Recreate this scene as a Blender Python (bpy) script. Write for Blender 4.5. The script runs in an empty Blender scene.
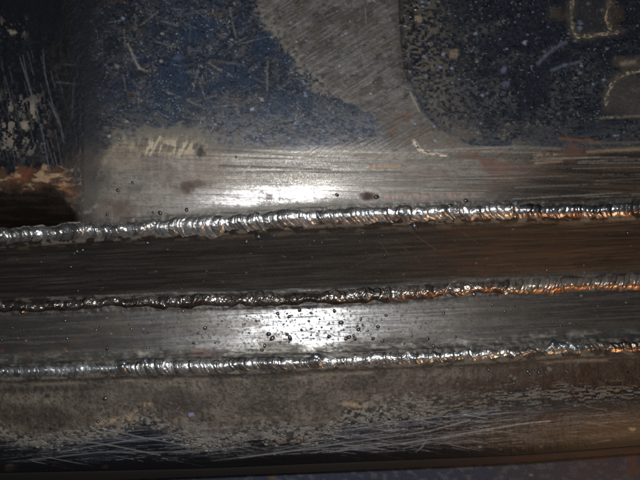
import bpy, math, random
import numpy as np

# ------------------------------------------------------------------ scale: 1 unit u = 0.4 mm
S = 0.0004
D = 720.0                       # camera height above the reference plane, in u
CX, CY = 320.0, 240.0
scene = bpy.context.scene

# ------------------------------------------------------------------ camera
cam_d = bpy.data.cameras.new("camera")
cam_d.sensor_width = 36.0
cam_d.lens = 36.0 * D / 640.0
cam_d.clip_start = 0.005
cam_d.clip_end = 50.0
cam = bpy.data.objects.new("camera", cam_d)
cam.location = (0, 0, D * S)
scene.collection.objects.link(cam)
scene.camera = cam

# ------------------------------------------------------------------ world: a dim workshop around the close-up
w = bpy.data.worlds.new("World"); scene.world = w
w.use_nodes = True
bg = w.node_tree.nodes["Background"]
bg.inputs[0].default_value = (0.95, 0.97, 1.0, 1)
bg.inputs[1].default_value = 0.05

# ------------------------------------------------------------------ lamps: camera flash and a warm work lamp low on the right
def lamp(name, loc, target, energy, size, col):
    d = bpy.data.lights.new(name, 'AREA'); d.shape = 'DISK'; d.size = size
    d.energy = energy; d.color = col
    o = bpy.data.objects.new(name, d)
    o.location = [c * S for c in loc]
    v = np.array(loc, float) - np.array(target, float)
    from mathutils import Vector
    o.rotation_euler = Vector(v).to_track_quat('Z', 'Y').to_euler()
    scene.collection.objects.link(o)
    return o
lamp("camera_flash", (-42, 76, D + 10), (0, 0, 0), 0.80, 50 * S, (1.0, 0.99, 0.985))
lamp("work_lamp", (520, -640, 150), (200, 0, -10), 0.22, 110 * S, (1.0, 0.56, 0.26))

scene.cycles.filter_width = 1.6
scene.view_settings.view_transform = 'Standard'
scene.view_settings.look = 'None'
scene.view_settings.gamma = 1.0
scene.view_settings.exposure = 0.0
scene.view_settings.use_curve_mapping = False

# ------------------------------------------------------------------ noise and helpers
def lin(r, g, b):
    f = lambda c: ((c / 255 + 0.055) / 1.055) ** 2.4 if c > 10 else c / 255 / 12.92
    return np.array([f(r), f(g), f(b)])
_T = {}
def vn(x, y, seed):
    if seed not in _T:
        _T[seed] = np.random.default_rng(seed).random((256, 256))
    T = _T[seed]
    xi = np.floor(x).astype(np.int64); yi = np.floor(y).astype(np.int64)
    fx = x - xi; fy = y - yi
    fx = fx * fx * fx * (fx * (fx * 6 - 15) + 10); fy = fy * fy * fy * (fy * (fy * 6 - 15) + 10)
    x0 = xi & 255; x1 = (xi + 1) & 255; y0 = yi & 255; y1 = (yi + 1) & 255
    return (T[y0, x0] * (1 - fx) + T[y0, x1] * fx) * (1 - fy) + (T[y1, x0] * (1 - fx) + T[y1, x1] * fx) * fy
def fbm(x, y, sx, sy, seed, octs=4, ang=0.0, gain=0.55):
    if ang:
        c, s = math.cos(ang), math.sin(ang)
        x, y = x * c + y * s, -x * s + y * c
    v = 0; a = 1.0; t = 0
    for o in range(octs):
        v = v + a * vn(x / sx * 2 ** o + 17.3 * o, y / sy * 2 ** o + 9.1 * o, seed + o)
        t += a; a *= gain
    return v / t
def ss(a, b, x):
    t = np.clip((x - a) / (b - a), 0, 1)
    return t * t * (3 - 2 * t)
def curve(pts):
    px = [p[0] for p in pts]; py = [p[1] for p in pts]
    return lambda x: np.interp(x, px, py)
def smooth_curve(pts, k=18):
    f = curve(pts)
    return lambda x: sum(f(x + d) for d in np.linspace(-k, k, 7)) / 7

# lines of the assembly (u, measured from the upper left of the framed area)
b1 = smooth_curve([(-300, 251), (0, 237.5), (60, 233.5), (120, 230.5), (160, 227), (200, 226), (260, 222), (320, 217.5), (400, 214.5), (460, 213), (520, 212), (580, 211.5), (640, 209), (940, 196)])
b2 = smooth_curve([(-300, 321), (0, 307), (80, 304), (160, 301), (240, 300), (320, 298), (380, 295), (420, 292), (470, 288), (520, 286), (580, 283.5), (640, 281), (940, 267)])
b3 = smooth_curve([(-300, 388), (0, 373), (80, 370), (160, 367.5), (240, 366.5), (300, 363), (340, 361), (420, 358), (500, 354), (560, 349), (640, 346), (940, 333)])
lip = smooth_curve([(-300, 487), (0, 472.5), (120, 470), (220, 467.5), (320, 463), (420, 459), (520, 455), (640, 445.5), (940, 424)])
panel_line = smooth_curve([(-300, 497), (0, 481), (120, 478.5), (220, 474.5), (320, 470.5), (420, 466), (520, 461), (640, 451.5), (940, 431)])

# heights (u, towards the camera)
def zU(x, y):
    t = y - b1(x)
    q = np.maximum(-t - 66, 0)                  # the painted face leans back above the bevel
    return -0.00055 * np.maximum(t + 70, 0) ** 2 * 0.9 - 0.15 * (np.sqrt(q * q + 144) - 12) + 0 * x
def z1(x, y):
    t = y - b1(x)
    L = b2(x) - b1(x)
    return -2.2 - 0.44 * t + 0.0006 * t * (t - L)
def z2(x, y):
    t = y - b2(x)
    return z1(x, b2(x)) + 0.186 * t
def zL(x, y):
    t = y - b3(x)
    z0 = z2(x, b3(x))
    L = lip(x) - b3(x)
    q = np.maximum(t - (L - 48), 0)
    return z0 - 0.06 * t - 56 * (1 - np.sqrt(np.clip(1 - (q / 52) ** 2, 0, 1))) * 0.9

def world(x, y, z):
    k = 1 - z / D
    return (x - CX) * k * S, -(y - CY) * k * S, z * S

def put(name, V, F, mat, parent=None, smooth=True, attrs=None, origin=None, F3=None):
    """V (n,3) metres, F (m,4) ints -> ONE mesh object"""
    V = np.asarray(V, np.float64)
    if origin is None:
        origin = (V.min(0) + V.max(0)) / 2; origin[2] = V[:, 2].min()
    Vl = V - np.array(origin)
    me = bpy.data.meshes.new(name)
    F = np.asarray(F, np.int32)
    nq = len(F); nt = 0 if F3 is None else len(F3)
    me.vertices.add(len(Vl)); me.vertices.foreach_set("co", Vl.astype(np.float32).ravel())
    loops = F.ravel() if nt == 0 else np.concatenate([F.ravel(), np.asarray(F3, np.int32).ravel()])
    me.loops.add(len(loops)); me.loops.foreach_set("vertex_index", loops)
    st = np.concatenate([np.arange(nq) * 4, nq * 4 + np.arange(nt) * 3]).astype(np.int32)
    me.polygons.add(nq + nt); me.polygons.foreach_set("loop_start", st)
    me.polygons.foreach_set("use_smooth", np.full(nq + nt, smooth))
    for k, a in (attrs or {}).items():
        at = me.attributes.new(k, 'FLOAT_COLOR', 'POINT')
        at.data.foreach_set("color", a.astype(np.float32).ravel())
    me.update(calc_edges=True); me.validate()
    me.materials.append(mat)
    o = bpy.data.objects.new(name, me)
    o.location = origin
    scene.collection.objects.link(o)
    if parent is not None:
        o.parent = parent
        o.location = np.array(origin) - np.array(parent.location)
    return o
def tag(o, label, cat, group=None, kind=None):
    if label: o["label"] = label
    if cat: o["category"] = cat
    if group: o["group"] = group
    if kind: o["kind"] = kind
    return o

# ------------------------------------------------------------------ materials
def metal_material(name, grain=(1, 1), grain_amt=0.35, bump=0.25, bump_dist=0.25, px=1.5, rough_var=0.12, speck=0.0):
    """wear map (albedo / finish attributes) times fine procedural grain, brushed relief and pits"""
    m = bpy.data.materials.new(name); m.use_nodes = True
    nt = m.node_tree; N = nt.nodes; Lk = nt.links
    b = N["Principled BSDF"]
    al = N.new("ShaderNodeAttribute"); al.attribute_name = "albedo"
    fi = N.new("ShaderNodeAttribute"); fi.attribute_name = "finish"
    sep = N.new("ShaderNodeSeparateColor"); Lk.new(fi.outputs["Color"], sep.inputs[0])
    tc = N.new("ShaderNodeTexCoord"); mp = N.new("ShaderNodeMapping")
    mp.inputs["Rotation"].default_value = (0, 0, math.radians(-2.6))
    mp.inputs["Scale"].default_value = (1 / (px * S * grain[0]), 1 / (px * S * grain[1]), 1 / (px * S))
    Lk.new(tc.outputs["Object"], mp.inputs[0])
    no = N.new("ShaderNodeTexNoise"); no.inputs["Scale"].default_value = 1.0; no.inputs["Detail"].default_value = 4; no.inputs["Roughness"].default_value = 0.65
    Lk.new(mp.outputs[0], no.inputs["Vector"])
    iso = N.new("ShaderNodeTexNoise"); iso.inputs["Scale"].default_value = 1 / (1.3 * S); iso.inputs["Detail"].default_value = 3; iso.inputs["Roughness"].default_value = 0.7
    Lk.new(tc.outputs["Object"], iso.inputs["Vector"])
    mx = N.new("ShaderNodeMix"); mx.data_type = 'FLOAT'; mx.inputs[0].default_value = 0.45
    Lk.new(no.outputs["Fac"], mx.inputs[2]); Lk.new(iso.outputs["Fac"], mx.inputs[3])
    mr = N.new("ShaderNodeMapRange"); mr.inputs[1].default_value = 0.3; mr.inputs[2].default_value = 0.7
    mr.inputs[3].default_value = 1 - grain_amt; mr.inputs[4].default_value = 1 + grain_amt
    Lk.new(mx.outputs[0], mr.inputs[0])
    mul = N.new("ShaderNodeVectorMath"); mul.operation = 'SCALE'
    Lk.new(al.outputs["Color"], mul.inputs[0]); Lk.new(mr.outputs[0], mul.inputs["Scale"])
    Lk.new(mul.outputs[0], b.inputs["Base Color"])
    rr = N.new("ShaderNodeMapRange"); rr.inputs[1].default_value = 0.3; rr.inputs[2].default_value = 0.7
    rr.inputs[3].default_value = -rough_var; rr.inputs[4].default_value = rough_var
    Lk.new(iso.outputs["Fac"], rr.inputs[0])
    ad = N.new("ShaderNodeMath"); ad.operation = 'ADD'; ad.use_clamp = True
    Lk.new(sep.outputs[0], ad.inputs[0]); Lk.new(rr.outputs[0], ad.inputs[1])
    Lk.new(ad.outputs[0], b.inputs["Roughness"])
    Lk.new(sep.outputs[1], b.inputs["Metallic"])
    bp = N.new("ShaderNodeBump"); bp.inputs["Strength"].default_value = bump; bp.inputs["Distance"].default_value = bump_dist * S
    Lk.new(mx.outputs[0], bp.inputs["Height"])
    Lk.new(bp.outputs[0], b.inputs["Normal"])
    return m

M_up = metal_material("worn_blue_paint_and_ground_steel", grain=(3, 1), grain_amt=0.36, bump=0.3, bump_dist=0.2)
M_left = metal_material("chipped_dark_paint", grain=(1, 3), grain_amt=0.3, bump=0.35, bump_dist=0.5)
M_s1 = metal_material("brushed_dark_steel", grain=(14, 1), grain_amt=0.30, bump=0.45, bump_dist=0.4)
M_s2 = metal_material("bright_flat_bar_steel", grain=(4, 1), grain_amt=0.22, bump=0.25, bump_dist=0.15, rough_var=0.06)
M_low = metal_material("rusty_scratched_steel", grain=(1.2, 1.6), grain_amt=0.38, bump=0.5, bump_dist=0.5)
M_bead = metal_material("weld_metal", grain=(1, 2), grain_amt=0.2, bump=0.25, bump_dist=0.2, px=1.2, rough_var=0.08)
M_panel = metal_material("blue_painted_sheet", grain=(2, 1), grain_amt=0.25, bump=0.3, bump_dist=0.4)

def plain_metal(name, col, rough, metal):
    m = bpy.data.materials.new(name); m.use_nodes = True
    nt = m.node_tree; N = nt.nodes; b = N["Principled BSDF"]
    tc = N.new("ShaderNodeTexCoord"); no = N.new("ShaderNodeTexNoise"); no.inputs["Scale"].default_value = 2500
    nt.links.new(tc.outputs["Object"], no.inputs["Vector"])
    cr = N.new("ShaderNodeValToRGB")
    cr.color_ramp.elements[0].color = (*[c * 0.5 for c in col], 1); cr.color_ramp.elements[1].color = (*[c * 1.5 for c in col], 1)
    cr.color_ramp.elements[0].position = 0.3; cr.color_ramp.elements[1].position = 0.7
    nt.links.new(no.outputs["Fac"], cr.inputs[0]); nt.links.new(cr.outputs[0], b.inputs["Base Color"])
    b.inputs["Roughness"].default_value = rough; b.inputs["Metallic"].default_value = metal
    return m

# ------------------------------------------------------------------ sheet patches (height field with sides and underside)
def xs_dense(a, b, step=0.8, lo=-20, hi=660, coarse=10.0):
    parts = []
    if a < lo: parts.append(np.arange(a, lo, coarse))
    parts.append(np.arange(max(a, lo), min(b, hi), step))
    if b > hi: parts.append(np.arange(hi, b, coarse))
    xs = np.concatenate(parts)
    return np.append(xs, b) if b - xs[-1] > 1e-6 else xs

def toes(P, d, seed, pale=0.5, dark=0.6, wide=5.0):
    """d: distance from the bead's edge outwards; uneven pale slag line and a darker heat-tinted zone"""
    k = fbm(P.X, P.Y, 16, 60, seed, 3); k2 = fbm(P.X, P.Y, 5, 5, seed + 4, 3)
    P.mix((1 - ss(1, wide * (0.5 + 1.2 * k), d)) * dark * ss(0.3, 0.5, k2 + 0.1), (46, 42, 40), rough=0.5)
    P.mix((1 - ss(0.2, 1.8, d)) * ss(0.46, 0.58, fbm(P.X, P.Y, 9, 5, seed + 8, 3)) * pale, (120, 112, 101), rough=0.6, metal=0.1)
    P.Z += 1.3 * np.exp(-np.maximum(d, 0) / 2.2) * (0.3 + k2)
class Patch:
    def __init__(self, xs, top, bot, vs, zf, base=(60, 60, 60), rough=0.5, metal=0.5):
        self.xs = xs; self.top = top(xs); self.bot = bot(xs); self.vs = vs
        self.X = np.broadcast_to(xs[None, :], (len(vs), len(xs))).copy()
        self.Y = self.top[None, :] + vs[:, None] * (self.bot - self.top)[None, :]
        self.Z = zf(self.X, self.Y) + 0.0 * self.X
        self.col = np.empty(self.X.shape + (3,)); self.col[:] = lin(*base)
        self.rough = np.full(self.X.shape, rough); self.metal = np.full(self.X.shape, metal)
    def mix(self, mask, col=None, rough=None, metal=None, sl=None):
        sl = sl if sl is not None else (slice(None), slice(None))
        m = np.clip(mask, 0, 1)
        if col is not None:
            c = lin(*col)
            self.col[sl] = self.col[sl] * (1 - m[..., None]) + c * m[..., None]
        if rough is not None: self.rough[sl] = self.rough[sl] * (1 - m) + rough * m
        if metal is not None: self.metal[sl] = self.metal[sl] * (1 - m) + metal * m
    def window(self, xa, xb, ya, yb):
        i0, i1 = np.searchsorted(self.xs, [xa, xb])
        if i1 - i0 < 2: return None
        t = self.top[i0:i1]; h = self.bot[i0:i1] - t
        v0 = ((ya - t) / h).min(); v1 = ((yb - t) / h).max()
        j0, j1 = np.searchsorted(self.vs, [v0, v1])
        if j1 - j0 < 2: return None
        return (slice(max(j0 - 1, 0), j1 + 1), slice(i0, i1))
    def line(self, pts, wd, strength, col, rough=None, metal=None, relief=0.0, breakup=0.0, seed=5):
        for (x0, y0), (x1, y1) in zip(pts[:-1], pts[1:]):
            r = wd * 2.5 + 1
            sl = self.window(min(x0, x1) - r, max(x0, x1) + r, min(y0, y1) - r, max(y0, y1) + r)
            if sl is None: continue
            X = self.X[sl]; Y = self.Y[sl]
            dx, dy = x1 - x0, y1 - y0; L2 = dx * dx + dy * dy + 1e-9
            t = np.clip(((X - x0) * dx + (Y - y0) * dy) / L2, 0, 1)
            d = np.hypot(X - x0 - t * dx, Y - y0 - t * dy)
            m = np.exp(-(d / wd) ** 2) * strength
            if breakup:
                m = m * ss(breakup - 0.18, breakup + 0.12, vn(X / 5, Y / 5, seed) * 0.6 + vn(X / 1.8, Y / 1.8, seed + 3) * 0.4)
            self.mix(m, col, rough, metal, sl)
            if relief: self.Z[sl] += relief * m
    def spot(self, x, y, rx, ry, strength, col, rough=None, metal=None, relief=0.0, ragged=0.0, seed=9, hard=2.0):
        sl = self.window(x - 2.2 * rx - 1, x + 2.2 * rx + 1, y - 2.2 * ry - 1, y + 2.2 * ry + 1)
        if sl is None: return
        X = self.X[sl]; Y = self.Y[sl]
        d = np.hypot((X - x) / rx, (Y - y) / ry)
        if ragged:
            s = 0.7 * min(rx, ry) + 1.2
            d = d + ragged * (fbm(X, Y, s, s, seed, 3) - 0.5) * 2
        m = np.clip(np.exp(-np.maximum(d, 0) ** (2 * hard)), 0, 1) * strength
        self.mix(m, col, rough, metal, sl)
        if relief: self.Z[sl] += relief * m
    def build(self, name, mat, floor=-88.0):
        ny, nx = self.X.shape
        px, py, pz = world(self.X, self.Y, self.Z)
        V = np.stack([px, py, pz], -1).reshape(-1, 3)
        idx = np.arange(ny * nx).reshape(ny, nx)
        F = np.stack([idx[:-1, :-1], idx[1:, :-1], idx[1:, 1:], idx[:-1, 1:]], -1).reshape(-1, 4)
        ring = np.concatenate([idx[0, :], idx[1:, -1], idx[-1, -2::-1], idx[-2:0:-1, 0]])
        B0 = V[ring].copy(); B = B0.copy(); B[:, 2] = floor * S
        n0 = len(V); nr = len(ring); rt = n0 + np.arange(nr); rb = n0 + nr + np.arange(nr)
        nxt = np.roll(np.arange(nr), -1)
        Fs = np.stack([rt, rt[nxt], rb[nxt], rb], -1)
        c = B.mean(0); V2 = np.vstack([V, B0, B, c[None]])
        F3 = np.stack([rb, rb[nxt], np.full(nr, n0 + 2 * nr)], -1)
        col = np.clip(self.col * (0.56 + 0.44 * np.clip(self.metal, 0, 1))[..., None], 0.002, 0.95).reshape(-1, 3)
        al = np.ones((len(V2), 4)); al[:n0, :3] = col; al[n0:n0 + nr, :3] = col[ring]; al[n0 + nr:, :3] = 0.03
        fi = np.ones((len(V2), 4)); fi[:, 0] = 0.6; fi[:, 1] = 0.3
        fi[:n0, 0] = np.clip(self.rough, 0.08, 0.95).ravel(); fi[:n0, 1] = np.clip(self.metal, 0, 1).ravel()
        return put(name, V2, np.vstack([F, Fs]), mat, attrs={"albedo": al, "finish": fi}, F3=F3)

rnd = random.Random(11)
XL, XR = -230.0, 870.0

# ================================================================== 1. UPPER PLATE
X0U = 84.0
up = Patch(xs_dense(X0U, XR), lambda x: x * 0 - 420, lambda x: b1(x) - 0.03, np.concatenate([np.linspace(0, 0.64, 40)[:-1], np.linspace(0.64, 1, 310)]), zU,
           base=(46, 58, 78), rough=0.3, metal=0.0)
X, Y = up.X, up.Y
T = Y - b1(X)                                             # distance below the first bead line (negative above)
n_big = fbm(X, Y, 60, 45, 21, 4); n_mid = fbm(X, Y, 14, 12, 31, 4); n_fine = fbm(X, Y, 3.2, 2.6, 41, 3)
# blue paint, worn through in mottles
up.mix(ss(0.42, 0.62, n_big) * 0.6, (40, 47, 60))
up.mix(ss(0.45, 0.75, n_mid) * 0.45, (78, 82, 88), rough=0.5, metal=0.3)
up.mix(ss(0.5, 0.75, n_fine) * 0.42, (118, 122, 128), metal=0.25)
up.mix(ss(0.5, 0.7, fbm(X, Y, 9, 1.6, 45, 3, ang=math.radians(-35))) * 0.35, (104, 106, 108)); up.mix(ss(0.5, 0.7, fbm(X, Y, 9, 1.6, 48, 3, ang=math.radians(25))) * 0.3, (30, 36, 48))
up.mix(ss(0.50, 0.74, fbm(X, Y, 5.5, 4, 51, 4)) * 0.6, (24, 28, 38), rough=0.35)
up.mix(ss(0.60, 0.74, fbm(X, Y, 18, 14, 61, 4)) * 0.5 * ss(0.4, 0.6, n_fine), (96, 78, 58))
up.mix(ss(0.42, 0.68, fbm(X, Y, 34, 26, 63, 4)) * ss(110, 170, X) * (1 - ss(380, 400, X)) * 0.75, (44, 62, 86), rough=0.28)
mic = vn(X / 1.5, Y / 1.3, 65); mic2 = vn(X / 1.9 + 7, Y / 1.6, 66)
up.mix(ss(0.82, 0.93, mic) * ss(0.4, 0.62, n_mid) * 0.65, (168, 172, 178), metal=0.3)  # pale specks painted as sparkle of the flash on the paint
up.mix(ss(0.78, 0.88, mic2) * 0.7, (10, 12, 16))
# darker at the left top
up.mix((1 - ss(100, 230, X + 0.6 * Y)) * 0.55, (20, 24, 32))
# ---- navy panel to the right of the groove
right_edge = lambda y: np.interp(y, [-90, 0, 60, 90, 110, 130, 145, 150], [396, 398, 404, 412, 422, 440, 470, 560])
wob = (fbm(X, Y, 12, 10, 71, 3) - 0.5) * 14
m_right = ss(-3, 9 + 6 * ss(70, 110, Y), X + wob * 1.1 - right_edge(Y)) * (1 - ss(-4, 3, Y - np.interp(X, [400, 450, 520, 640, 900], [128, 141, 146, 143, 132]) + wob * 0.5))
up.mix(m_right, (33, 39, 51), rough=0.28, metal=0.0)
up.mix(m_right * ss(0.50, 0.68, fbm(X, Y, 2.8, 2.6, 81, 3)) * 0.35, (70, 72, 76), metal=0.2)
up.mix(m_right * ss(0.48, 0.62, fbm(X, Y, 60, 30, 83, 3) + 0.0026 * (Y - 70)) * ss(0.35, 0.7, fbm(X, Y, 3, 2.2, 87, 4)) * 0.65, (84, 84, 86), rough=0.5, metal=0.2)
up.mix(m_right * ss(0.82, 0.93, mic) * ss(0.42, 0.62, n_mid) * 0.6, (150, 152, 158)); up.mix(m_right * ss(0.74, 0.86, mic2) * 0.8, (8, 9, 12))  # pale sparkle painted on the navy panel too, with dark specks
up.mix(m_right * (1 - ss(426, 480, X + wob + 0.15 * (60 - Y))) * ss(0.36, 0.66, fbm(X, Y, 3.0, 2.6, 85, 4)) * 0.8, (104, 96, 82), rough=0.6)
up.mix(m_right * ss(108, 142, Y) * ss(0.35, 0.6, fbm(X, Y, 16, 2.0, 89, 3)) * 0.7, (74, 76, 80), rough=0.45, metal=0.4)
# ---- ground patch (angle-grinder marks) between the diagonal and the groove
gl = lambda y: np.interp(y, [-90, 0, 30, 62, 92, 112, 135, 150], [210, 252, 272, 300, 322, 372, 384, 300])
m_gr = ss(-8, 9, X + wob * 1.6 + (n_fine - 0.5) * 16 - gl(Y)) * (1 - ss(-5, 2, X + wob * 0.4 - right_edge(Y))) * (1 - ss(150, 165, Y))
up.mix(m_gr, (106, 103, 100), rough=0.5, metal=0.2); up.mix(m_gr * ss(0.4, 0.65, n_big) * 0.4, (84, 79, 76))
g1 = fbm(X, Y, 17, 1.7, 91, 4, ang=math.radians(-32)); g2 = fbm(X, Y, 50, 5, 95, 3, ang=math.radians(-24))
up.mix(m_gr * ss(0.45, 0.75, g1) * 0.42, (134, 132, 130), rough=0.42, metal=0.5)
up.mix(m_gr * ss(0.50, 0.70, 1 - g1 * 0.6 - g2 * 0.4) * 0.42, (56, 54, 53))
up.mix(m_gr * ss(0.52, 0.72, fbm(X, Y, 10, 5, 97, 4, ang=math.radians(-25))) * 0.6, (46, 44, 43)); up.mix(m_gr * ss(0.5, 0.7, n_fine) * 0.3, (140, 138, 132))
up.mix(m_gr * ss(0.56, 0.75, n_mid) * ss(100, 130, Y) * 0.7, (108, 78, 58))
up.Z += m_gr * (g1 - 0.5) * 0.7
# pale sandy rim along the diagonal boundary
dr = np.abs(X + wob - gl(Y) - 3)
up.mix(np.exp(-(dr / 7) ** 2) * (1 - ss(100, 125, Y)) * ss(0.35, 0.6, n_fine) * ss(0.3, 0.55, n_mid) * 0.8, (136, 130, 120), rough=0.6, metal=0.1)
# worn lower part of the blue field
up.mix(ss(88, 135, Y + wob) * (1 - ss(370, 390, X)) * ss(0.42, 0.68, fbm(X, Y, 9, 3.0, 101, 4, ang=math.radians(14))) * 0.6, (112, 108, 100), metal=0.25)
# ---- dark groove (deep gouge)
up.line([(399, -20), (401, 20), (403, 45), (405, 65), (408, 80)], 3.6, 0.95, (20, 19, 18), rough=0.7, metal=0.0, relief=-1.8, breakup=0.33)
up.line([(412, -10), (415, 14), (413, 32)], 6, 0.75, (30, 27, 26), relief=-1, breakup=0.4)
up.line([(396, -20), (398, 20), (400, 45), (402.5, 66), (408, 88)], 1.1, 0.6, (128, 120, 108), relief=0.4, breakup=0.42)
up.line([(410, 92), (420, 113)], 0.9, 0.8, (170, 158, 138), breakup=0.2)
up.mix(ss(60, 130, Y + wob) * (1 - ss(390, 410, X)) * 0.8, None, rough=0.4)
up.mix(ss(84, 128, Y + 1.6 * wob) * ss(180, 230, X) * (1 - ss(375, 395, X)) * ss(0.45, 0.6, vn(X / 2.1, Y / 1.7, 68)) * 0.5, (112, 120, 134), rough=0.35, metal=0.5)  # bluish glints put into the colour as fine specks
up.mix(m_gr * ss(0.5, 0.68, fbm(X, Y, 24, 15, 99, 4)) * 0.5, (62, 55, 50), rough=0.55); up.mix(m_gr * ss(0.52, 0.7, fbm(X, Y, 34, 22, 103, 3)) * 0.4, (96, 84, 72))
up.mix(m_gr * ss(80, 130, Y + wob) * 0.35, (98, 92, 84))
up.mix(ss(398, 416, X + wob) * (1 - ss(500, 560, X)) * ss(118, 146, Y + 2 * wob) * (1 - ss(160, 172, Y)) * ss(0.4, 0.6, n_mid) * 0.6, (104, 92, 80), rough=0.55, metal=0.15)
# ---- ground bevel band
edge_band = np.interp(X, [80, 110, 125, 200, 240, 330, 400, 480, 560, 640, 900], [172, 150, 143, 146, 148, 150, 150, 152, 150, 150, 140])
m_b = ss(-7, 5, Y - edge_band + wob * 0.5)
up.mix(m_b, (114, 108, 99), rough=0.44, metal=0.3)
st = fbm(X, Y, 70, 2.0, 111, 4, ang=math.radians(2)); st2 = fbm(X, Y, 120, 5, 115, 3, ang=math.radians(-1.5))
up.mix(m_b * ss(0.5, 0.66, st) * 0.5, (134, 130, 124), rough=0.42, metal=0.3)
up.mix(m_b * ss(0.5, 0.66, 1 - st2) * 0.6 * ss(210, 260, X), (82, 78, 72))
up.mix(m_b * ss(0.54, 0.68, fbm(X, Y, 5, 2, 117, 4)) * 0.5, (70, 68, 66))
up.mix(m_b * ss(0.46, 0.7, fbm(X, Y, 70, 24, 119, 4)) * 0.55, (96, 82, 68), rough=0.5)
up.mix(m_b * ss(0.5, 0.66, fbm(X, Y, 26, 12, 129, 4)) * (1 - ss(200, 250, X)) * 0.45, (96, 76, 64), rough=0.6, metal=0.1); up.mix(m_b * ss(0.5, 0.66, fbm(X, Y, 4, 24, 135, 3)) * (1 - ss(190, 240, X)) * 0.3, (140, 134, 124))
# flash glare by the first bead, painted as brighter smooth metal (left of centre)
m_br = m_b * np.exp(-((X - 258) / 82) ** 4) * ss(-44, -26, T + wob * 0.4) * (1 - ss(-15, -11.5, T))
up.mix(m_br * 0.9, (126, 126, 127), rough=0.28, metal=0.92)
up.mix(m_br * ss(0.53, 0.62, fbm(X, Y, 3.5, 1.6, 121, 3)) * ss(-44, -20, -T - 50 + 8) * 0.5, (60, 58, 58), rough=0.5)
up.mix(m_br * np.exp(-(((X - 272) / 16) ** 2)) * ss(0.42, 0.58, fbm(X, Y, 5, 3, 123, 3)) * 0.8, (70, 66, 64), rough=0.5)
# right side: browner
m_r = m_b * ss(470, 560, X + 0.6 * (Y - 180) + wob)
up.mix(m_r * 0.85, (60, 50, 43), rough=0.42, metal=0.45)
up.mix(m_r * ss(0.5, 0.66, st) * 0.6, (92, 76, 62))
up.mix(m_r * ss(0.55, 0.66, 1 - st) * 0.6, (34, 29, 27))
up.mix(m_b * np.exp(-((X - 480) / 50) ** 2) * ss(0.48, 0.6, fbm(X, Y, 26, 14, 127, 3)) * (1 - ss(-40, -20, T)) * 0.8, (104, 72, 58), rough=0.6, metal=0.2)
# matt grey heat line just above the first bead
hl = np.exp(-((T + 14 - (fbm(X, Y, 30, 60, 131, 2) - 0.5) * 4) / 3.6) ** 2)
up.mix(hl * ss(150, 215, X) * (1 - ss(470, 510, X)) * 0.9, (124, 121, 115), rough=0.62, metal=0.2)
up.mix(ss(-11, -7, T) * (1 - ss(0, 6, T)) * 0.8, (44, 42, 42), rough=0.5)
up.mix(np.exp(-((T + 17.5) / 3.2) ** 2) * ss(360, 385, X) * (1 - ss(465, 490, X)) * ss(0.42, 0.6, fbm(X, Y, 2.5, 6, 133, 3)) * 0.8, (160, 128, 122), rough=0.5)
# rust and spatter scars on the band
up.spot(368.5, 196.5, 8, 4.2, 0.95, (62, 36, 34), rough=0.8, metal=0, relief=0.5, ragged=0.35)
up.spot(368.5, 196.5, 11, 6, 0.5, (210, 196, 188), rough=0.5, metal=0, ragged=0.5, seed=12)
up.spot(368.5, 196.5, 7.5, 3.8, 0.95, (62, 36, 34), rough=0.8, metal=0, ragged=0.3)
up.spot(186, 187, 8, 6, 0.8, (82, 62, 48), rough=0.7, metal=0, ragged=0.6)
up.spot(200, 184, 10, 4, 0.6, (84, 68, 52), rough=0.7, metal=0, ragged=0.6, seed=15)
up.spot(136, 188, 9, 5, 0.55, (88, 82, 80), rough=0.7, metal=0, ragged=0.4)
up.spot(117, 207, 14, 7, 0.7, (92, 70, 60), rough=0.7, metal=0, ragged=0.8, seed=19)
up.spot(100, 200, 9, 6, 0.4, (76, 62, 56), rough=0.7, metal=0, ragged=0.8, seed=22)
up.spot(112, 160, 26, 10, 0.5, (150, 138, 120), rough=0.6, metal=0.1, ragged=0.9, seed=23)
# cream chalky scrape at the upper left of the band
up.spot(175, 137, 52, 10, 0.75, (128, 122, 108), rough=0.7, metal=0, ragged=0.9, seed=25)
for k in range(26):
    x = 120 + k * 3.3 + rnd.uniform(-2, 2); h = rnd.uniform(4, 15)
    up.line([(x, 151 + rnd.uniform(-2, 2)), (x + rnd.uniform(1, 5), 151 - h)], rnd.uniform(0.8, 2.0), rnd.uniform(0.1, 0.35), (176, 164, 142), rough=0.7, metal=0, breakup=0.5, seed=k)
up.line([(96, 178), (104, 160), (112, 148), (123, 138), (128, 147), (142, 151), (158, 152), (176, 154), (196, 148)], 2.4, 0.55, (170, 156, 132), rough=0.7, metal=0, relief=0.3, breakup=0.48)
up.mix(np.exp(-((X - 168) / 34) ** 4 - ((Y - 147) / 8) ** 2) * ss(0.50, 0.62, fbm(X, Y, 3.2, 8, 139, 5, ang=math.radians(14))) * 0.9, (222, 206, 176), rough=0.7, metal=0)
up.line([(150, 155), (160, 137)], 1.1, 0.8, (226, 212, 184), rough=0.7, metal=0, breakup=0.25)
up.spot(201, 151, 4.2, 5.0, 0.95, (30, 28, 27), rough=0.6, metal=0, ragged=0.5, relief=-0.6)
up.spot(196, 146, 3, 2.5, 0.8, (78, 70, 62), ragged=0.4)
up.line([(128, 44), (134, 58), (139, 68), (147, 71)], 1.2, 0.7, (160, 152, 132), rough=0.6, breakup=0.3)
for a in (((186, 72), (199, 72)), ((213, 66), (240, 80)), ((163, 90), (205, 108)), ((230, 10), (236, 38)), ((134, 30), (158, 12)), ((208, 62), (228, 76)), ((268, 60), (267, 90))):
    up.line(a, 0.9, 0.5, (140, 132, 114), rough=0.6, breakup=0.42)
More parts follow.
